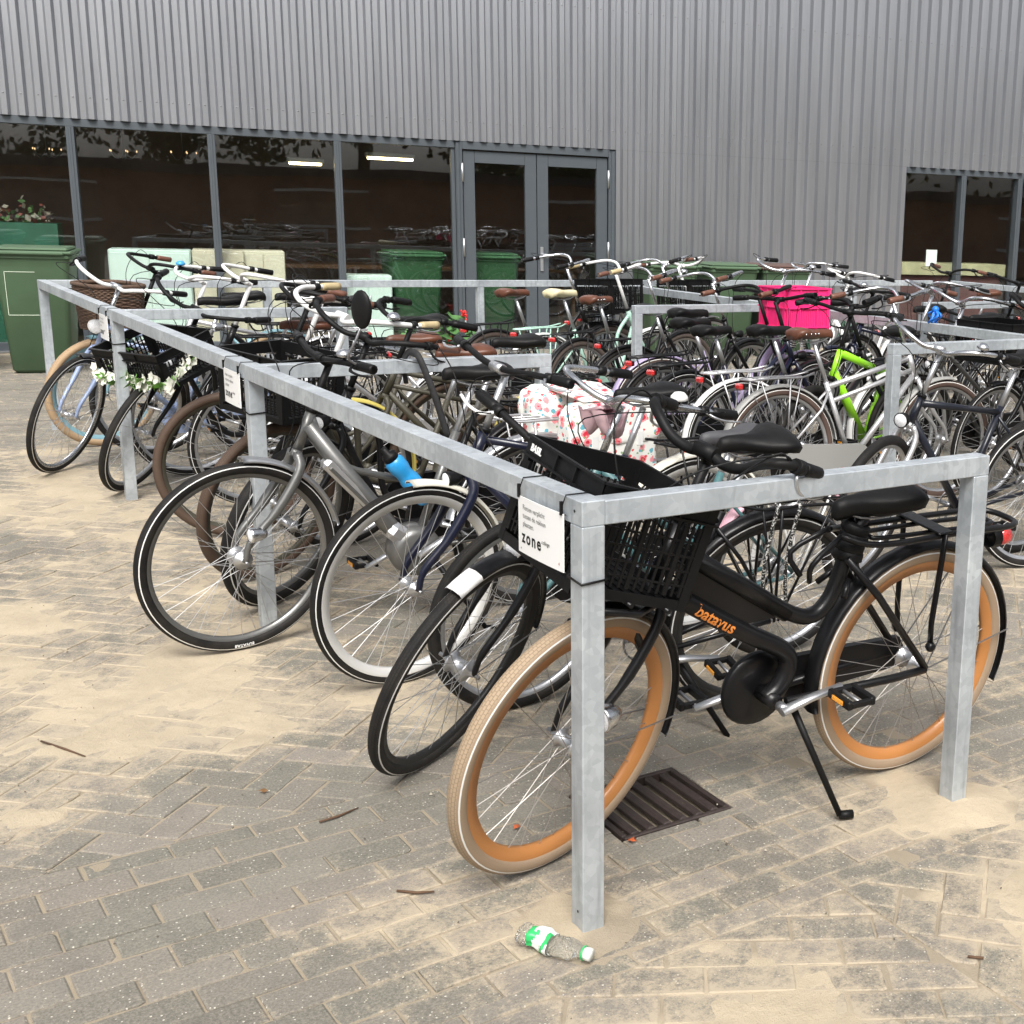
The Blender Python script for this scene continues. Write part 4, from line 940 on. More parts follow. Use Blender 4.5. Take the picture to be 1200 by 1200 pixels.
# loose grit lying on the paving
gb=MB(); gmz=[m_simple((.10,.085,.065),.9,'dark_grit',.3),m_simple((.40,.36,.29),.9,'pale_grit',.2)]
for k in range(900):
    x=rnd.uniform(-1.6,2.2); y=rnd.uniform(-1.,3.4); r_0=rnd.uniform(.0012,.0035)*(2. if rnd.random()<.05 else 1)
    c=Vector((x,y,.003+r_0*.4)); ps=[gb.av(c+Vector((rnd.uniform(.6,1.1)*r_0*math.cos(a),rnd.uniform(.6,1.1)*r_0*math.sin(a),rnd.uniform(-.3,.1)*r_0))) for a in (0,1.3,2.6,3.9,5.1)]; t=gb.av(c+Vector((0,0,r_0*.8)))
    for q in range(5): gb.af((ps[q],ps[(q+1)%5],t),gmz[k%2],False)
tag(gb.build('grit'),kind='stuff')

# ------------------------------------------------------------------ bicycles
def cushion(b,c,size,mat,e=.42,amp=.008,n=22):
    rows=[]; c=Vector(c)
    def sp(v,p): return math.copysign(abs(v)**p,v)
    for i in range(n+1):
        th=-PI/2+PI*i/n; row=[]
        for k in range(2*n):
            ph=2*PI*k/(2*n); p=Vector((size[0]/2*sp(math.cos(th),e)*sp(math.cos(ph),e),size[1]/2*sp(math.cos(th),e)*sp(math.sin(ph),e),size[2]/2*sp(math.sin(th),e)))
            p+=p.normalized()*amp*noise.fractal(p*14+c*3,.8,2.,3); row.append(b.av(c+p))
        rows.append(row)
    for i in range(n):
        for k in range(2*n): b.af((rows[i][k],rows[i][(k+1)%(2*n)],rows[i+1][(k+1)%(2*n)],rows[i+1][k]),mat)
BR=m_simple((.10,.035,.018),.45,'brown_leather',.3,20); CREAM=m_simple((.62,.56,.36),.5,'cream_leather',.1); BRG=m_simple((.13,.055,.035),.5,'brown_grip',.25,30); TAN=m_simple((.45,.36,.20),.5,'tan_grip',.15,20)
NAVY=paint((.007,.009,.024),.3,0,.2,.5,'navy_paint'); GREY=paint((.16,.16,.155),.35,.6,.25,.3,'anthracite_grey_paint'); SILV=paint((.58,.58,.59),.35,.7,.25,.2,'silver_paint')
LBLUE=paint((.27,.34,.52),.35,0,.25,.3,'pale_blue_paint'); TEAL=paint((.06,.15,.16),.4,0,.25,.2,'teal_paint'); LILAC=paint((.36,.30,.47),.35,.1,.2,.3,'lilac_paint'); MINTP=paint((.35,.55,.46),.35,0,.2,.3,'mint_paint')
LIME=paint((.30,.72,.02),.3,0,.12,.4,'lime_paint'); OFFW=paint((.68,.66,.58),.4,0,.25,.2,'off_white_paint'); PINKP=paint((.62,.36,.43),.45,0,.25,.1,'pale_pink_paint'); LGREY=paint((.27,.27,.26),.5,.1,.3,0,'grey_plastic')
ORANGE=paint((.42,.175,.05),.4,0,.2,.2,'orange_rim'); WHT=paint((.72,.72,.71),.35,0,.15,.2,'white_paint'); RED=paint((.6,.03,.02),.4,0,.1,0,'red_tip'); OLIVE=paint((.055,.05,.035),.5,.2,.4,0,'olive_brown_paint'); TEALB=paint((.20,.36,.42),.4,0,.25,.1,'teal_rim')
BROWNT=(.075,.048,.034); GREYT=(.055,.045,.04)

c1=bike('bicycle','black cargo bicycle with tan tyres and orange rims leaning behind the near rail',1.205,.305,178.6,wb=1.1,type='cargo',hi=True,steer=19,lean=6.5,tr=.0225,tyre=(.34,.255,.17),side=(.30,.22,.15),stripe=True,rim=ORANGE,rimd=.030,spokem=paint((.34,.32,.30),.5,.8,.2,0,'spoke_dark'),
  bbx=.50,bbz=.335,hz=1.045,barsty='cargo',barr=.0135,bars=.80,stemx=.02,bar=MATBLK(),stemm=MATBLK(),gripr=.0165,leverm=ALU(),sz=.875,saddle=MATBLK(),sL=.26,sW=.105,sth=.065,tilt=-3,postm=MATBLK(),fender=BLK(),ff0=90,ff1=198,rack='wide',rackz=.765,tail=False,case='disc',crank=166,kick=True,foot=(.36,.19,.040),light='hub',lightr=.034,lightm=CHROME(),bighub=1,hubm=ALU(),ha=67,hl=.17,cables=False,lever=True,crankm=ALU(),rf0=-14)
rt,T1,I1=c1
m=MB(); m.lathe([(.0,-.03),(.02,-.028),(.028,-.01),(.028,.01),(.0,.012)],(-.305,0,.70),(-1,0,0),m_reflector((.62,.03,.03)),16,closed=False); m.lathe([(.03,-.04),(.033,-.012),(.0,-.045)],(-.285,0,.70),(-1,0,0),PLAST(),16,closed=False); m.box((-.24,0,.725),(.10,.03,.012),BLK()); m.build('taillight',rt)
m=MB(); 
for k in range(4): m.lathe([(.030+.003*(k%2),-.018),(.041,-.01),(.041,.01),(.030,.018)],(.282-.006*k+.004*(k%2),0,.715+.026*k),(-.25,0.1*(k-1),1),MATBLK(),14)
m.build('lock_cable',rt)
m=MB(); fr0=Vector((.80,0,.79)); 
for s in (-1,1):
    m.tube([(.84,s*.03,.70),(1.00,s*.14,.715),(1.13,s*.15,.75)],.009,BLK(),7); m.tube([(.80,s*.03,.86),(.83,s*.12,.86)],.008,BLK(),6)
m.tube([(.90,0,.55),(.97,0,.69)],.012,BLK(),7)
for xx in (.93,1.03,1.12): m.tube([(xx,-.16,.703+(xx-.88)*.30),(xx,.16,.703+(xx-.88)*.30)],.006,BLK(),6)
m.build('front_carrier',rt)
W1,M1=world_of(rt,(0,0,0))
pp_=[T1(q_) for q_ in I1['path']]
for e0,e1_,zz in ((pp_[-9],Vector((.93,.10,.90)),.10),(pp_[8],Vector((.90,-.08,.92)),.13),(pp_[-10],Vector((.80,.03,.80)),.06)):
    m=MB(); md=(e0+e1_)/2; m.tube(cr([e0,e0+Vector((.05,0,.03)),md+Vector((.09,0,zz*.7)),e1_+Vector((.05,0,.05)),e1_,e1_-Vector((.01,0,.12))],6),.0026,PLAST(),6); m.build('brake_cable',rt)
om=paint((.78,.26,.05),.45,0,.05,0,'orange_print')
# lettering wrapped on the down tube, camera side is local +y
p0=Vector((.835,0,.69)); p1=Vector((.47,0,.47)); dd=(p1-p0); L_=dd.length; dd.normalize(); up_=Vector((-dd.z,0,dd.x)); up_=up_ if up_.z>0 else -up_
def fnb(x,y,z):
    s_=.082+x; a=(y-.017)/.0264; c=p0+dd*s_+Vector((0,0,-.006*math.sin(min(1,max(0,s_/L_))*PI))); return c+(Vector((0,math.cos(a),0))+up_*math.sin(a))*(.0268+z)
text_pts('batavus',.047,fnb,om,'lettering',rt,bold=.0008,spacing=.98)
cm_=paint((.005,.005,.0055),.45,0,.08,0,'black_crate_plastic')
Mc1=M1@MT(Vector((.955,.005,.735)),0,0,R(-17)); Mc1=M1@Matrix.Translation((1.03,-.045,.750))@Matrix.Rotation(R(-17),4,'Y')
k=crate('crate','large black lattice crate on the front carrier of the cargo bicycle','crate',Mc1,(.31,.38,.26),cm_,'black lattice crates on the bicycles',step=.02)
def fnk(x,y,z): return Vector((.1632+z,-.16+x,.229+y))
text_pts('BASIL',.023,fnk,WHT,'lettering',k,bold=.0008)

bike('bicycle','black bicycle with white tipped front mudguard, front wheel turned towards the viewer',1.13,.957,175,wb=1.02,type='diamond',hi=True,steer=37,lean=12.5,tr=.021,stripe=True,side=(.02,.019,.018),rim=paint((.03,.03,.03),.4,.4,.2,0,'dark_rim'),barsty='flat',bar=MATBLK(),leverm=WHT,hz=.95,sz=.96,saddle=MATBLK(),rack='oma',strap=(),fender=BLK(),fftip=WHT,ff0=70,ff1=190,light='teardrop',lightm=WHT,case='open',crank=185,kick=True,tail=False,bighub=2,sW=.10,rackz=.75,bbx=.38,sL=.25)
q=empty('elastic_strap'); q.matrix_world=world_of(bpy.data.objects['bicycle.001'],(0,0,0))[1]; tag(q,'black and white speckled elastic straps hanging over the rear rack of the black bicycle','strap')
sm1,nt_,bs_=new_mat('speckled_strap'); v_=coords(nt_,1.); n_=noise_n(nt_,v_,170.,1); nt_.links.new(mixc(nt_,mth(nt_,'GREATER_THAN',n_,.56),(.012,.012,.012),(.5,.5,.48)),bs_.inputs['Base Color'])
for sx in (.06,-.02):
    b=MB(); b.tube(cr([(sx,-.07,.77),(sx,.07,.77),(sx+.01,.082,.70),(sx+.02,.085,.55),(sx-.01,.08,.40)],5),.0065,sm1,7); b.build('strap',q)

bike('bicycle','navy bicycle with wide silver rims, white mudguard and cream tipped front',1.363,1.70,178.8,wb=1.1,type='diamond',hi=True,steer=12,lean=3,tr=.019,stripe=True,rim=paint((.70,.70,.68),.35,.3,.12,0,'bright_rim'),rimd=.026,frame=NAVY,fork=NAVY,forkr=.0145,barsty='flat',bar=MATBLK(),stemm=ALU(),hz=1.07,sz=.96,rack='oma',fender=OFFW,ff0=88,ff1=185,light='teardrop',case='full',crank=40,bighub=1,leverm=ALU())
eb=bike('bicycle','anthracite grey electric bicycle with handlebar mirror, blue bottle and silver front mudguard',1.016,2.344,180,wb=1.13,type='ebike',hi=True,steer=8,lean=3.4,tr=.021,stripe=True,frame=GREY,fork=GREY,forkr=.014,rim=GREY,barsty='flat',bars=.92,bar=MATBLK(),stemm=MATBLK(),mirror=True,hz=1.05,sz=.98,saddle=MATBLK(),rack='oma',rackm=SILV,rackz=.78,fender=ALU(),ff0=92,ff1=168,light='hub',lightm=CHROME(),motor=GREY,case='open',crank=150,bighub=2,bell=CHROME(),kick=True,bbx=.50,bbz=.30,spokes=36)
rt=eb[0]
m=MB(); P0_=eb[2]['Hb']+eb[2]['a']*.05; P1_=eb[2]['BB']+Vector((.08,0,.10)); d_=(P1_-P0_); m.box(P0_+d_*.55,(d_.length*.62,.062,.05),SILV,Matrix.Rotation(-math.atan2(d_.z,d_.x),3,'Y'),bev=.014); m.box(P0_+d_*.55+Vector((0,0,-.012)),(d_.length*.55,.066,.016),GREY,Matrix.Rotation(-math.atan2(d_.z,d_.x),3,'Y'),bev=.004); m.build('battery_cover',rt)
def fnt(x,y,z):
    r=.335+.000+y; a=R(-90)+ (x)/.335; return Vector((1.13-0*x+math.cos(a)*(r)*-1*-1,.0215+z,.35+math.sin(a)*r))
Tq=eb[1]
def fnt2(x,y,z):
    rr=.3335-.0065+y; a=R(-98)-(-x)/.335; return Tq(Vector((1.13+math.cos(PI-a)*rr*-1*-1,.0205+z,.35+math.sin(a)*rr)))
def fnt3(x,y,z):
    # read from local +y side, forward of the bike is to the left
    rr=.3275+y-.004; ph=R(-96)+x/.3275; return Tq(Vector((1.13-math.cos(ph)*rr,.0208+z,.35+math.sin(ph)*rr)))
text_pts('BATAVUS',.015,fnt3,WHT,'lettering',rt,bold=.0006,spacing=1.1)
q=empty('drinking_bottle'); q.matrix_world=world_of(rt,(.56,.07,.62))[1]@Matrix.Rotation(R(38),4,'Y'); tag(q,'bright blue drinking bottle clipped to the frame of the grey electric bicycle','bottle')
b=MB(); bm_=paint((.02,.28,.62),.35,0,.05,.2,'blue_bottle'); b.lathe([(0,-.14),(.034,-.14),(.037,-.13),(.037,-.03),(.032,-.012),(.032,.005),(.037,.025),(.036,.06),(.026,.075),(0,.08)],(0,0,0),(0,0,1),bm_,20,closed=False); b.build('body',q)
b=MB(); b.lathe([(0,.125),(.012,.125),(.012,.10),(.028,.095),(.029,.074),(0,.074)],(0,0,0),(0,0,1),PLAST(),18,closed=False); b.build('cap',q)
# folding lock hung over the second rail
q=empty('chain_lock',(.60,2.50,1.0)); tag(q,'black fabric covered chain lock draped over the second cross rail','lock')
b=MB(); b.tube(cr([(0,.07,-.10),(-.01,.066,-.02),(0,.04,.022),(.01,-.0,.024),(.02,-.035,-.0),(.06,-.07,-.14),(.10,-.09,-.30)],6),.0145,m_simple((.015,.015,.016),.75,'woven_cover',.5,60),8,sq=(1,.6)); b.build('chain',q)
# floral pannier
q=empty('pannier_bag',(1.22,2.24,.56),(R(3),0,R(1))); tag(q,'white pannier bags with red and blue flower print hanging over a white rear rack','pannier')
fm=m_floral()
for s in (-1,1):
    b=MB(); cushion(b,(0,s*.15,.13),(.40,.15,.35),fm,.40,.016); b.build('bag',q)
    b=MB(); cushion(b,(0,s*.212,.235),(.40,.035,.17),fm,.5,.012); b.build('flap',q)
    for xx in (-.1,.1): b=MB(); b.box((xx,s*.225,.17),(.03,.008,.06),WHT,bev=.002); b.build('buckle',q)
b=MB(); b.box((-.03,0,.315),(.17,.30,.012),fm,bev=.004); b.build('strap',q)

bike('bicycle','small teal bicycle with pink rear mudguard and white hoop rack',1.50,1.30,179,wb=1.02,R=.33,type='mixte',hi=True,steer=6,lean=4,tr=.020,frame=TEAL,fork=TEAL,barsty='oma',bar=CHROME(),hz=1.0,sz=.86,saddle=m_simple((.05,.05,.055),.6,'dark_saddle'),rack='oma',rackm=WHT,rackz=.66,fender=PINKP,rtip=RED,ffender=False,light=None,case='open',crank=20,bell=WHT,leverm=ALU())
q=empty('cloth',(.78,1.33,.965)); tag(q,'crumpled pale pink cloth wrapped round the handlebar of the teal bicycle','cloth')
b=MB(); pk=m_simple((.62,.42,.46),.6,'pink_cloth',.18,20); rows=[]
for i in range(13):
    a=i/12; rows.append([b.av(((.085*(a-.5)+.02*math.sin(k*1.3)),(-.09+.18*k/11),-.005-.09*abs(math.sin(a*PI))*(.6+.4*math.sin(k*.9))+.018*noise.noise(Vector((i*.5,k*.6,0))))) for k in range(12)])
for i in range(12):
    for k in range(11): b.af((rows[i][k],rows[i][k+1],rows[i+1][k+1],rows[i+1][k]),pk)
b.build('fold',q); b=MB()
for i in range(9): b.tube([(-.03+.01*i,-.06,.012),(-.03+.01*i,.07,-.02)],.007,pk,5)
b.build('knot',q)

bike('bicycle','black bicycle with fat black tyres just behind the second rack post',1.27,2.86,182,wb=1.1,type='oma',hi=True,steer=34,lean=5,tr=.026,stripe=True,frame=BLK(),barsty='tour',bar=MATBLK(),grip=BRG,hz=1.08,sz=.95,saddle=MATBLK(),rack='oma',fender=BLK(),ff0=86,light='bracket',case='full',rim=GREY)
b6=bike('bicycle','old bicycle with fat muddy brown tyres carrying a black crate in front',1.32,3.25,181,wb=1.1,type='oma',hi=True,steer=26,lean=4,tr=.0215,tyre=BROWNT,rim=OLIVE,frame=OLIVE,barsty='swan',bar=WHT,grip=TAN,hz=1.12,sz=.95,saddle=BR,rack='oma',fender=OLIVE,ffender=False,light='high',lightm=CHROME(),case='full',leverm=ALU(),bell=CHROME())
crate('crate','black lattice crate between the rails over the muddy brown wheels','crate',world_of(b6[0],(1.02,0,.72))[1]@Matrix.Rotation(R(20),4,'Z'),(.30,.40,.26),cm_,'black lattice crates on the bicycles')
bike('bicycle','olive brown bicycle with fat brown tyres and black swept handlebar with copper end',1.40,4.06,181,wb=1.1,type='step',hi=False,steer=-8,lean=4,tr=.0215,tyre=BROWNT,rim=OLIVE,frame=OLIVE,barsty='oma',bar=MATBLK(),grip=BRG,hz=1.12,sz=.93,saddle=BR,rack='oma',fender=OLIVE,ffender=False,light='bracket',case='full')
bike('bicycle','silver bicycle with white swan handlebar and black grips in the middle of the left rack',1.66,4.62,179,wb=1.1,type='mixte',steer=8,lean=4,stripe=True,frame=SILV,barsty='swan',bar=WHT,hz=1.08,sz=.97,rack='oma',rackm=SILV,fender=SILV,light='high',lightm=WHT,case='full',casem=SILV,bell=WHT)
bike('bicycle','black bicycle with yellow striped frame standing behind the electric bicycle',1.75,3.65,183,wb=1.1,type='diamond2',steer=5,lean=5,frame=OLIVE,barsty='tour',bar=MATBLK(),hz=1.06,sz=.95,saddle=MATBLK(),rack='oma',fender=paint((.6,.5,.12),.4,0,.2,.2,'yellow_paint'),light='high',case='full')
b8=bike('bicycle','black bicycle with a flower trimmed black crate and its front wheel turned',1.22,5.30,180,wb=1.1,type='oma',hi=True,steer=48,lean=10,tr=.022,stripe=True,barsty='tour',bar=MATBLK(),hz=1.02,sz=.92,saddle=BR,rack='oma',ff0=80,light='bracket',lightm=CHROME(),lightr=.03,case='full')
T8=b8[1]; W8=world_of(b8[0],(0,0,0))[1]
cc8=T8(Vector((1.05,0,.70))); kM=MT(Vector((.24,5.12,.655)),R(206),0,R(20))
crate('crate','shallow black crate trimmed with a garland of white flowers','crate',kM,(.34,.50,.20),cm_,'black lattice crates on the bicycles')
q=empty('flower_garland'); q.matrix_world=kM; tag(q,'garland of white artificial flowers and green leaves round the black crate','garland')
gm_=m_simple((.16,.34,.07),.6,'garland_leaf',.3,20); wf=m_simple((.72,.72,.64),.6,'white_petals',.06); fb=MB(); lb=MB(); vb=MB()
path8=[(-.05,.265,.12)]+[(.0+.175*i/3,.265,.10-.02*i) for i in range(4)]+[(.185,.23-.46*i/9,.055+.012*math.sin(i*1.7)) for i in range(10)]+[(.17-.2*i/5,-.265,.06+.02*i) for i in range(6)]
vb.tube(cr(path8,3),.004,gm_,5); vb.build('vine',q)
for i,c in enumerate(cr(path8,2)):
    for kk in range(3):
        cc=c+Vector((rnd.gauss(.01,.006),rnd.gauss(0,.012),rnd.gauss(0,.016)))
        if rnd.random()<.66:
            nn=Vector((.9,.2*rnd.gauss(0,1),.5)).normalized(); e1=nn.orthogonal().normalized(); e2=nn.cross(e1); s_=rnd.uniform(.018,.028)
            for p_ in range(5):
                a=2*PI*p_/5+i; d=e1*math.cos(a)+e2*math.sin(a); w_=e1*math.cos(a+1.57)+e2*math.sin(a+1.57)
                fb.af([fb.av(cc),fb.av(cc+d*s_*.7+w_*s_*.5+nn*.005),fb.av(cc+d*s_*1.15+nn*.008),fb.av(cc+d*s_*.7-w_*s_*.5+nn*.005)],wf)
        else:
            for p_ in range(3):
                d=Vector((rnd.gauss(.3,.4),rnd.gauss(0,.7),rnd.gauss(-.2,.6))).normalized(); w_=d.orthogonal().normalized()*.016
                lb.af([lb.av(cc),lb.av(cc+d*.018+w_),lb.av(cc+d*.05),lb.av(cc+d*.018-w_)],gm_)
fb.build('flowers',q); lb.build('leaves',q)
bike('bicycle','pale blue bicycle with white handlebar, its narrow front wheel facing the viewer',.96,5.98,181,wb=1.1,type='diamond2',hi=True,steer=52,lean=1,tr=.019,stripe=True,frame=LBLUE,fork=LBLUE,rim=CHROME(),barsty='tour',bar=WHT,stemm=CHROME(),hz=1.07,sz=.98,saddle=MATBLK(),rack='oma',fender=paint((.05,.05,.05),.5,0,.3,0,'worn_fender'),ff0=96,ff1=120,light='high',lightm=WHT,lightr=.04,case='full',casem=LBLUE)
b10=bike('bicycle','teal rimmed bicycle with tan tyres and a wicker basket in the far left corner',1.30,6.78,181,wb=1.1,type='step',steer=14,lean=1,tr=.024,tyre=(.40,.28,.17),rim=TEALB,rimd=.026,frame=TEALB,barsty='oma',bar=MATBLK(),grip=BRG,hz=1.12,sz=.95,saddle=MATBLK(),rack='oma',light=None,case='full',bell=paint((.05,.3,.6),.3,0,0,0,'blue_bell'))
def basket(M,w,d,hh,label,wick):
    q=empty('wicker_basket'); q.matrix_world=M; tag(q,label,'basket'); b=MB(); n=44
    def pt(i,z,o): 
        a=2*PI*i/n; e=.55; cx=math.copysign(abs(math.cos(a))**e,math.cos(a)); sy=math.copysign(abs(math.sin(a))**e,math.sin(a)); k=.85+.15*z/hh+o
        return Vector((w/2*cx*k,d/2*sy*k,z))
    for r in range(int(hh/.011)): b.tube([pt(i,.006+r*.011,.018*(1 if (i+r)%2 else -1)) for i in range(n)],.0062,wick,5,closed=True)
    b.tube([pt(i,hh,0) for i in range(n)],.014,wick,7,closed=True); b.build('weave',q)
    b=MB(); 
    for i in range(0,n,2): b.tube([pt(i,0,0),pt(i,hh,0)],.004,wick,4)
    b.box((0,0,.004),(w*.7,d*.7,.008),wick); b.build('stakes',q); return q
WK=m_simple((.085,.05,.032),.75,'dark_wicker',.5,60)
basket(world_of(b10[0],(1.02,0,.74))[1]@Matrix.Rotation(R(14),4,'Z'),.32,.44,.28,'dark brown wicker basket above the front wheel in the far left corner',WK)
bike('bicycle','silver bicycle with black saddle between the flower crate and the pale blue bicycle',1.50,6.35,180,wb=1.1,type='diamond',steer=4,lean=3,frame=SILV,barsty='swan',bar=WHT,hz=1.08,sz=.98,rack='oma',rackm=SILV,fender=SILV,light='bracket',case='open')
bike('bicycle','black roadster with chrome swept bars just beyond the flower crate bicycle',1.55,5.62,182,wb=1.1,type='oma',steer=3,lean=3,stripe=True,frame=BLK(),barsty='oma',bar=WHT,hz=1.12,sz=1.0,saddle=MATBLK(),rack='oma',fender=CHROME(),light='high',lightm=CHROME(),case='full')

# right hand rack, facing right
bike('bicycle','silver gents bicycle with brown riveted saddle and grey chain case',2.845,3.09,-4,wb=1.13,type='diamond2',hi=True,steer=-3,lean=3,tr=.022,tyre=(.05,.04,.035),side=(.085,.055,.045),stripe=True,frame=SILV,fender=LGREY,rim=ALU(),rack='oma',rackm=STEEL(),barsty='oma',bar=CHROME(),grip=BRG,hz=1.16,sz=.99,saddle=BR,springs=True,light='high',lightm=CHROME(),case='full',casem=LGREY,fr=.0155,bell=CHROME(),bbz=.27,leverm=ALU())
bike('bicycle','black bicycle with white and red tipped rear mudguard beside the silver gents bicycle',2.80,3.40,-3,wb=1.1,type='diamond',hi=False,steer=4,lean=3,stripe=True,frame=BLK(),fender=WHT,rtip=RED,rack='oma',rackm=SILV,barsty='tour',bar=MATBLK(),hz=1.10,sz=.98,saddle=MATBLK(),case='full')
bike('bicycle','navy blue ladies bicycle with black rack and yellow pedal reflectors',2.72,3.82,8,wb=1.08,type='mixte',hi=True,steer=6,lean=3,stripe=True,frame=NAVY,fender=BLK(),rack='oma',barsty='flat',bar=MATBLK(),hz=1.10,sz=.94,saddle=MATBLK(),case='full',leverm=ALU())
bk=bike('bicycle','black bicycle carrying the pink crate on its front carrier',2.82,4.22,4,wb=1.1,type='oma',steer=0,lean=3,frame=BLK(),rack='oma',barsty='oma',bar=MATBLK(),grip=BRG,hz=1.10,sz=.95,saddle=MATBLK(),case='full')
PK=m_simple((.85,.03,.20),.4,'pink_plastic',.06,4)
def solid_crate():
    q=empty('crate'); q.matrix_world=MT(Vector((3.80,4.27,.865)),R(-2)); tag(q,'bright pink solid plastic crate on the front of a black bicycle','crate')
    w,d,hh=.335,.30,.29; b=MB(); b.box((0,0,.006),(w-.02,d-.02,.012),PK); b.build('bottom',q)
    for c,e,L in (((0,-d/2,0),(1,0,0),w),((0,d/2,0),(-1,0,0),w),((w/2,0,0),(0,1,0),d-.012),((-w/2,0,0),(0,-1,0),d-.012)):
        c=Vector(c);e=Vector(e);nn=e.cross(Vector((0,0,1))); Rm=Matrix((e,nn,Vector((0,0,1)))).transposed(); b=MB()
        b.box(c+Vector((0,0,hh*.78)),(L,.005,hh*.44),PK,Rm); b.box(c+Vector((0,0,.02)),(L,.006,.04),PK,Rm)
        for i in range(int(L/.014)): b.box(c+e*(-L/2+.01+.014*i)+Vector((0,0,hh*.33)),(.0105,.005,hh*.5),PK,Rm)
        for zz in (hh-.004,hh*.80,hh*.57,.045): b.box(c+nn*.006+Vector((0,0,zz)),(L+.018,.014,.008),PK,Rm)
        for u in (-L/2+.012,-L*.2,L*.2,L/2-.012): b.box(c+e*u+nn*.0045+Vector((0,0,hh/2)),(.022 if abs(u)>L*.3 else .008,.010,hh-.01),PK,Rm)
        b.build('side_panel',q)
    b=MB(); b.box((.03,-d/2-.0045,hh*.69),(.05,.003,.022),WHT); b.build('sticker',q)
solid_crate()
lil=bike('bicycle','lilac bicycle with lilac rear mudguard, red reflector band and black saddle',3.00,4.56,-4,wb=1.1,type='step',hi=True,steer=0,lean=3,tr=.022,tyre=(.05,.04,.035),side=(.075,.05,.042),stripe=True,frame=LILAC,fender=LILAC,barsty='flat',bar=MATBLK(),hz=1.10,sz=.98,saddle=MATBLK(),case='open',ringm=m_simple((.30,.26,.20),.6,'rusty_sprocket'),crank=40,tail=False,fr=.016)
m=MB(); 
for i in range(8):
    pass
tl=lil[0]; m=MB(); m.lathe([(.390,-.028),(.3935,-.0),(.390,.028),(.3865,0)],(0,0,.35),(0,1,0),RED,6,a0=R(222),a1=R(236)); m.build('reflector_band',tl)
bike('bicycle','black bicycle with black rack between the lilac and the mint bicycles',3.02,5.66,17,wb=1.1,type='oma',steer=-6,lean=3,tr=.023,tyre=GREYT,side=(.09,.07,.06),barsty='oma',bar=CHROME(),grip=BRG,hz=1.12,sz=.98,saddle=BR,springs=True,rack='oma',case='full')
bike('bicycle','mint green bicycle with cream saddle and white rear mudguard',2.93,6.05,13,wb=1.1,type='oma',steer=-10,lean=3,stripe=True,frame=MINTP,fender=WHT,rack='oma',rackm=MINTP,barsty='oma',bar=WHT,grip=TAN,hz=1.15,sz=1.0,saddle=CREAM,case='full',casem=MINTP,light='high',lightm=CHROME())
b9=bike('bicycle','black bicycle with brown saddle and black front crate, leftmost of the far row',2.72,6.42,13,wb=1.1,type='oma',steer=-14,lean=3,tr=.023,tyre=GREYT,side=(.08,.06,.05),barsty='oma',bar=CHROME(),hz=1.17,sz=.98,saddle=BR,rack='oma',case='full',light=None)
crate('crate','black crate on the bicycle of the far row that has the tallest chrome handlebar','crate',world_of(b9[0],(1.14,0,.80))[1],(.34,.42,.26),cm_,'black lattice crates on the bicycles')
b11=bike('bicycle','black bicycle with chrome bars and black crate in front of the far bins',3.75,6.80,8,wb=1.1,type='oma',steer=10,lean=3,barsty='oma',bar=CHROME(),hz=1.16,sz=.97,rack='oma',case='full',leverm=ALU())
crate('crate','black crate in front of the corrugated wall beside the leftmost far bin','crate',world_of(b11[0],(1.0,0,.80))[1],(.34,.42,.24),cm_,'black lattice crates on the bicycles')
bike('bicycle','black bicycle with brown grips just left of the pink crate',3.12,5.15,6,wb=1.1,type='oma',steer=4,lean=3,barsty='oma',bar=CHROME(),grip=BRG,hz=1.13,sz=.96,rack='oma',case='full',bell=CHROME())
bike('bicycle','grey bicycle with white swan bars behind the lilac bicycle',4.0,7.05,2,wb=1.1,type='mixte',steer=12,lean=3,frame=GREY,barsty='swan',bar=WHT,grip=BRG,hz=1.15,sz=.96,rack='oma',case='full')

# facing left, right of the second rack
bike('bicycle','black and silver bicycle with round headlight whose crossbar runs to the right edge',3.44,1.89,180,wb=1.06,type='diamond',hi=True,steer=22,lean=6,tr=.022,frame=paint((.012,.014,.022),.3,0,.15,.4,'black_blue_paint'),fork=SILV,rim=ALU(),barsty='tour',bar=CHROME(),stemm=ALU(),hz=1.06,sz=1.0,sl=.5,fr=.016,fender=False,light='bracket',lightm=MATBLK(),lightr=.034,leverm=ALU(),case='open',bell=CHROME(),hl=.13)
bike('bicycle','dark teal bicycle with chrome front mudguard cut by the right edge',4.37,1.66,179,wb=1.1,type='diamond',hi=True,steer=-7,lean=3,tr=.021,stripe=True,frame=paint((.008,.03,.038),.3,0,.15,.4,'dark_teal_paint'),fender=CHROME(),ff0=84,ff1=190,rim=ALU(),barsty='oma',bar=CHROME(),grip=BRG,hz=1.08,sz=.98,light=None,case='full')
bike('bicycle','lime green mountain bicycle with black wheels and sloping crossbar',4.12,3.56,197,wb=1.05,R=.345,type='mtb',hi=True,steer=4,lean=3,tr=.025,frame=LIME,fork=MATBLK(),rim=MATBLK(),barsty='flat',bar=MATBLK(),hz=1.08,sz=.95,sl=.44,hl=.17,bbx=.44,fender=False,light=None,tail=False,case='open',ringm=MATBLK(),bbz=.31)
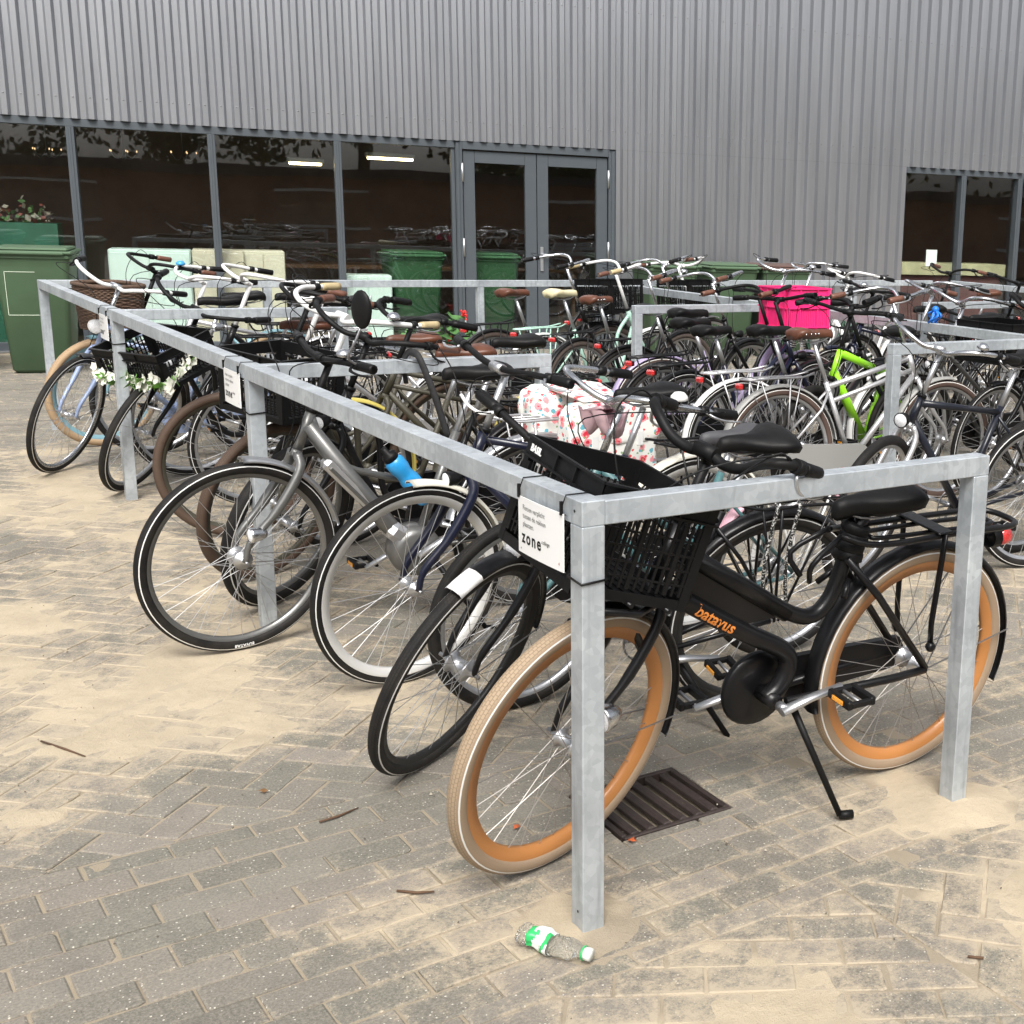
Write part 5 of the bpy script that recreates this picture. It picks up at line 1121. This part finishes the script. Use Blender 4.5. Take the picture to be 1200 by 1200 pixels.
far=[(5.25,2.85,181,'black bicycle with long black handlebar to the right of the silver gents bicycle',dict(type='diamond',barsty='cargo',barr=.013,bar=MATBLK(),hz=1.12,steer=6)),
(5.1,3.35,179,'grey bicycle with brown grips and blue ribbon on its handlebar',dict(type='mixte',frame=GREY,barsty='oma',bar=CHROME(),grip=BRG,hz=1.12,steer=4)),
(5.4,4.0,182,'black bicycle with chrome bars in the middle of the right hand crowd',dict(type='oma',barsty='oma',bar=CHROME(),hz=1.15,steer=-12,leverm=ALU())),
(5.6,4.75,178,'dark blue bicycle with wire basket in the right hand crowd',dict(type='diamond',frame=NAVY,barsty='flat',bar=MATBLK(),hz=1.1,steer=8)),
(5.3,5.5,181,'black roadster with tall chrome bars in front of the right window',dict(type='oma',barsty='swan',bar=CHROME(),hz=1.2,steer=12,bell=CHROME())),
(6.3,5.9,180,'white bicycle with black grips in front of the right window',dict(type='step',frame=WHT,barsty='oma',bar=WHT,hz=1.12,steer=-6)),
(7.3,5.0,183,'black bicycle with a blue saddle cover at the right edge',dict(type='diamond',barsty='flat',bar=MATBLK(),hz=1.14,steer=10,saddle=paint((.02,.12,.5),.5,0,.05,0,'blue_cover'))),
(6.9,4.1,178,'anthracite bicycle at the right edge behind the crossbar bicycle',dict(type='mixte',frame=GREY,barsty='tour',bar=CHROME(),hz=1.1)),
(5.6,2.35,180,'black bicycle with silver mudguards behind the third rail at the right',dict(type='oma',fender=ALU(),barsty='oma',bar=CHROME(),hz=1.1,steer=8)),
(6.6,6.8,180,'dark green bicycle with silver bars closest to the right window',dict(type='oma',frame=paint((.01,.05,.025),.35,0,.2,.3,'dark_green_paint'),barsty='swan',bar=CHROME(),hz=1.15,steer=-15)),
(7.8,6.3,182,'black bicycle with brown saddle below the right window, at the edge',dict(type='diamond2',barsty='tour',bar=MATBLK(),grip=BRG,saddle=BR,hz=1.15))]
for x,y,hd,lab,kw in far: bike('bicycle',lab,x,y,hd,lean=3,rack='oma',stripe=rnd.random()<.5,case='full',sz=.97,**kw)
crate('crate','black crate standing over the third rail at the right side','crate',MT(Vector((4.35,2.95,.80)),R(4)),(.36,.42,.24),cm_,'black lattice crates on the bicycles')
# blue ribbon
q=empty('ribbon',(3.93,3.10,1.10)); tag(q,'bright blue ribbon tied round a brown grip','ribbon'); b=MB(); bl_=m_simple((.01,.16,.62),.4,'blue_ribbon',.2)
for k in range(7): b.tube(cr([(0,0,0),(rnd.gauss(0,.03),rnd.gauss(0,.03),-.03),(rnd.gauss(0,.04),rnd.gauss(0,.03),-.075)],3),.008,bl_,5,sq=(1,.35))
b.build('tails',q); b=MB(); b.ball((0,0,.0),.022,bl_,8); b.build('knot',q)

# ------------------------------------------------------------------ what stands behind the viewer (seen in the glass)
bb=empty('brick_building',(2,-15.,0)); tag(bb,'low reddish brown brick building mirrored in the glass','building')
bm2,nt,bs=new_mat('brown_brick'); v=coords(nt,1.); br=nd(nt,'ShaderNodeTexBrick'); br.inputs['Scale'].default_value=4.; br.inputs['Color1'].default_value=(.30,.15,.10,1); br.inputs['Color2'].default_value=(.36,.19,.13,1); br.inputs['Mortar'].default_value=(.2,.17,.14,1)
mp=nd(nt,'ShaderNodeMapping'); mp.inputs['Rotation'].default_value=(R(90),0,0); nt.links.new(v,mp.inputs[0]); nt.links.new(mp.outputs[0],br.inputs['Vector']); nt.links.new(br.outputs['Color'],bs.inputs['Base Color']); bs.inputs['Roughness'].default_value=.9
b=MB(); b.box((0,0,1.1),(60,6,2.2),bm2); b.build('wall',bb); b=MB(); b.box((0,0,2.33),(61,7,.25),m_simple((.05,.05,.055),.8,'dark_roof')); b.build('roof',bb)
for i in range(8): b=MB(); b.box((-24+i*7,3.01,1.3),(2.4,.05,.9),GL); b.box((-24+i*7,3.03,1.79),(2.5,.06,.08),WHT); b.box((-24+i*7,3.03,.81),(2.5,.1,.08),WHT); b.build('window',bb)
def tree(x,y,hh,cr_,label):
    o=empty('tree',(x,y,0)); tag(o,label,'tree','trees behind the viewer'); bk_=m_simple((.09,.07,.05),.9,'bark',.3,8); b=MB()
    b.tube([(0,0,0),(.1,.05,hh*.35),(0,.1,hh*.6)],[.28,.2,.12],bk_,9)
    for k in range(7): a=2*PI*k/7; b.tube([(0,.05,hh*.4),(cr_*.35*math.cos(a),cr_*.35*math.sin(a),hh*.6),(cr_*.7*math.cos(a),cr_*.7*math.sin(a),hh*.72)],[.09,.06,.03],bk_,6)
    b.build('trunk',o); b=MB(); lm=[m_simple((.035,.07,.02),.7,'leaf_dark',.3,3),m_simple((.06,.11,.03),.7,'leaf_light',.3,3)]
    for k in range(30):
        d=Vector((rnd.gauss(0,1),rnd.gauss(0,1),rnd.gauss(0,.8))).normalized()*cr_*rnd.uniform(.3,.95); cc=Vector((0,0,hh*.56))+Vector((d.x,d.y,d.z*1.05))
        for l in range(150):
            p=cc+Vector((rnd.gauss(0,.5),rnd.gauss(0,.5),rnd.gauss(0,.4))); e1=Vector((rnd.gauss(0,1),rnd.gauss(0,1),rnd.gauss(0,1))).normalized(); e2=e1.orthogonal().normalized(); s_=.16
            b.af([b.av(p+e1*s_),b.av(p+e2*s_*.7),b.av(p-e1*s_),b.av(p-e2*s_*.7)],lm[l%2])
    b.build('crown',o)
for i,(x,y) in enumerate(((-13,-19.5),(-7,-20.),(-1,-19.2),(5,-20),(11,-19.6),(17,-20),(23,-19.4))): tree(x,y,8.5+i%3,4.2,['leafy tree behind the brick building, mirrored at the far left of the glass','leafy tree behind the brick building, second from the left','leafy tree behind the brick building, third from the left','leafy tree behind the brick building, at its middle','leafy tree behind the brick building, third from the right','leafy tree behind the brick building, second from the right','leafy tree behind the brick building, mirrored in the right window'][i])

# ------------------------------------------------------------------ light
w=bpy.data.worlds.new('World'); sc.world=w; w.use_nodes=True; nt=w.node_tree; bg=nt.nodes['Background']
sk=nt.nodes.new('ShaderNodeTexSky'); sk.sky_type='NISHITA'; sk.sun_disc=False; sk.dust_density=5.; sk.air_density=1.; sk.ozone_density=1.
EL=R(50); AZ=R(211)     # compass bearing of the sun, from +Y clockwise
sk.sun_elevation=EL; sk.sun_rotation=AZ
hs=nt.nodes.new('ShaderNodeHueSaturation'); hs.inputs['Saturation'].default_value=.25; nt.links.new(sk.outputs[0],hs.inputs['Color']); nt.links.new(hs.outputs[0],bg.inputs[0]); bg.inputs[1].default_value=.105
sun=bpy.data.lights.new('sun','SUN'); sun.energy=2.1; sun.angle=R(28); sun.color=(1,.97,.92); so=bpy.data.objects.new('sun',sun); col.objects.link(so)
dv=Vector((math.sin(AZ)*math.cos(EL),math.cos(AZ)*math.cos(EL),math.sin(EL))); so.rotation_euler=dv.to_track_quat('Z','Y').to_euler()
sc.view_settings.view_transform='Standard'; sc.view_settings.look='None'; sc.view_settings.gamma=1.; sc.view_settings.exposure=.88
sc.cycles.max_bounces=8; sc.cycles.transparent_max_bounces=12; sc.cycles.use_denoising=True
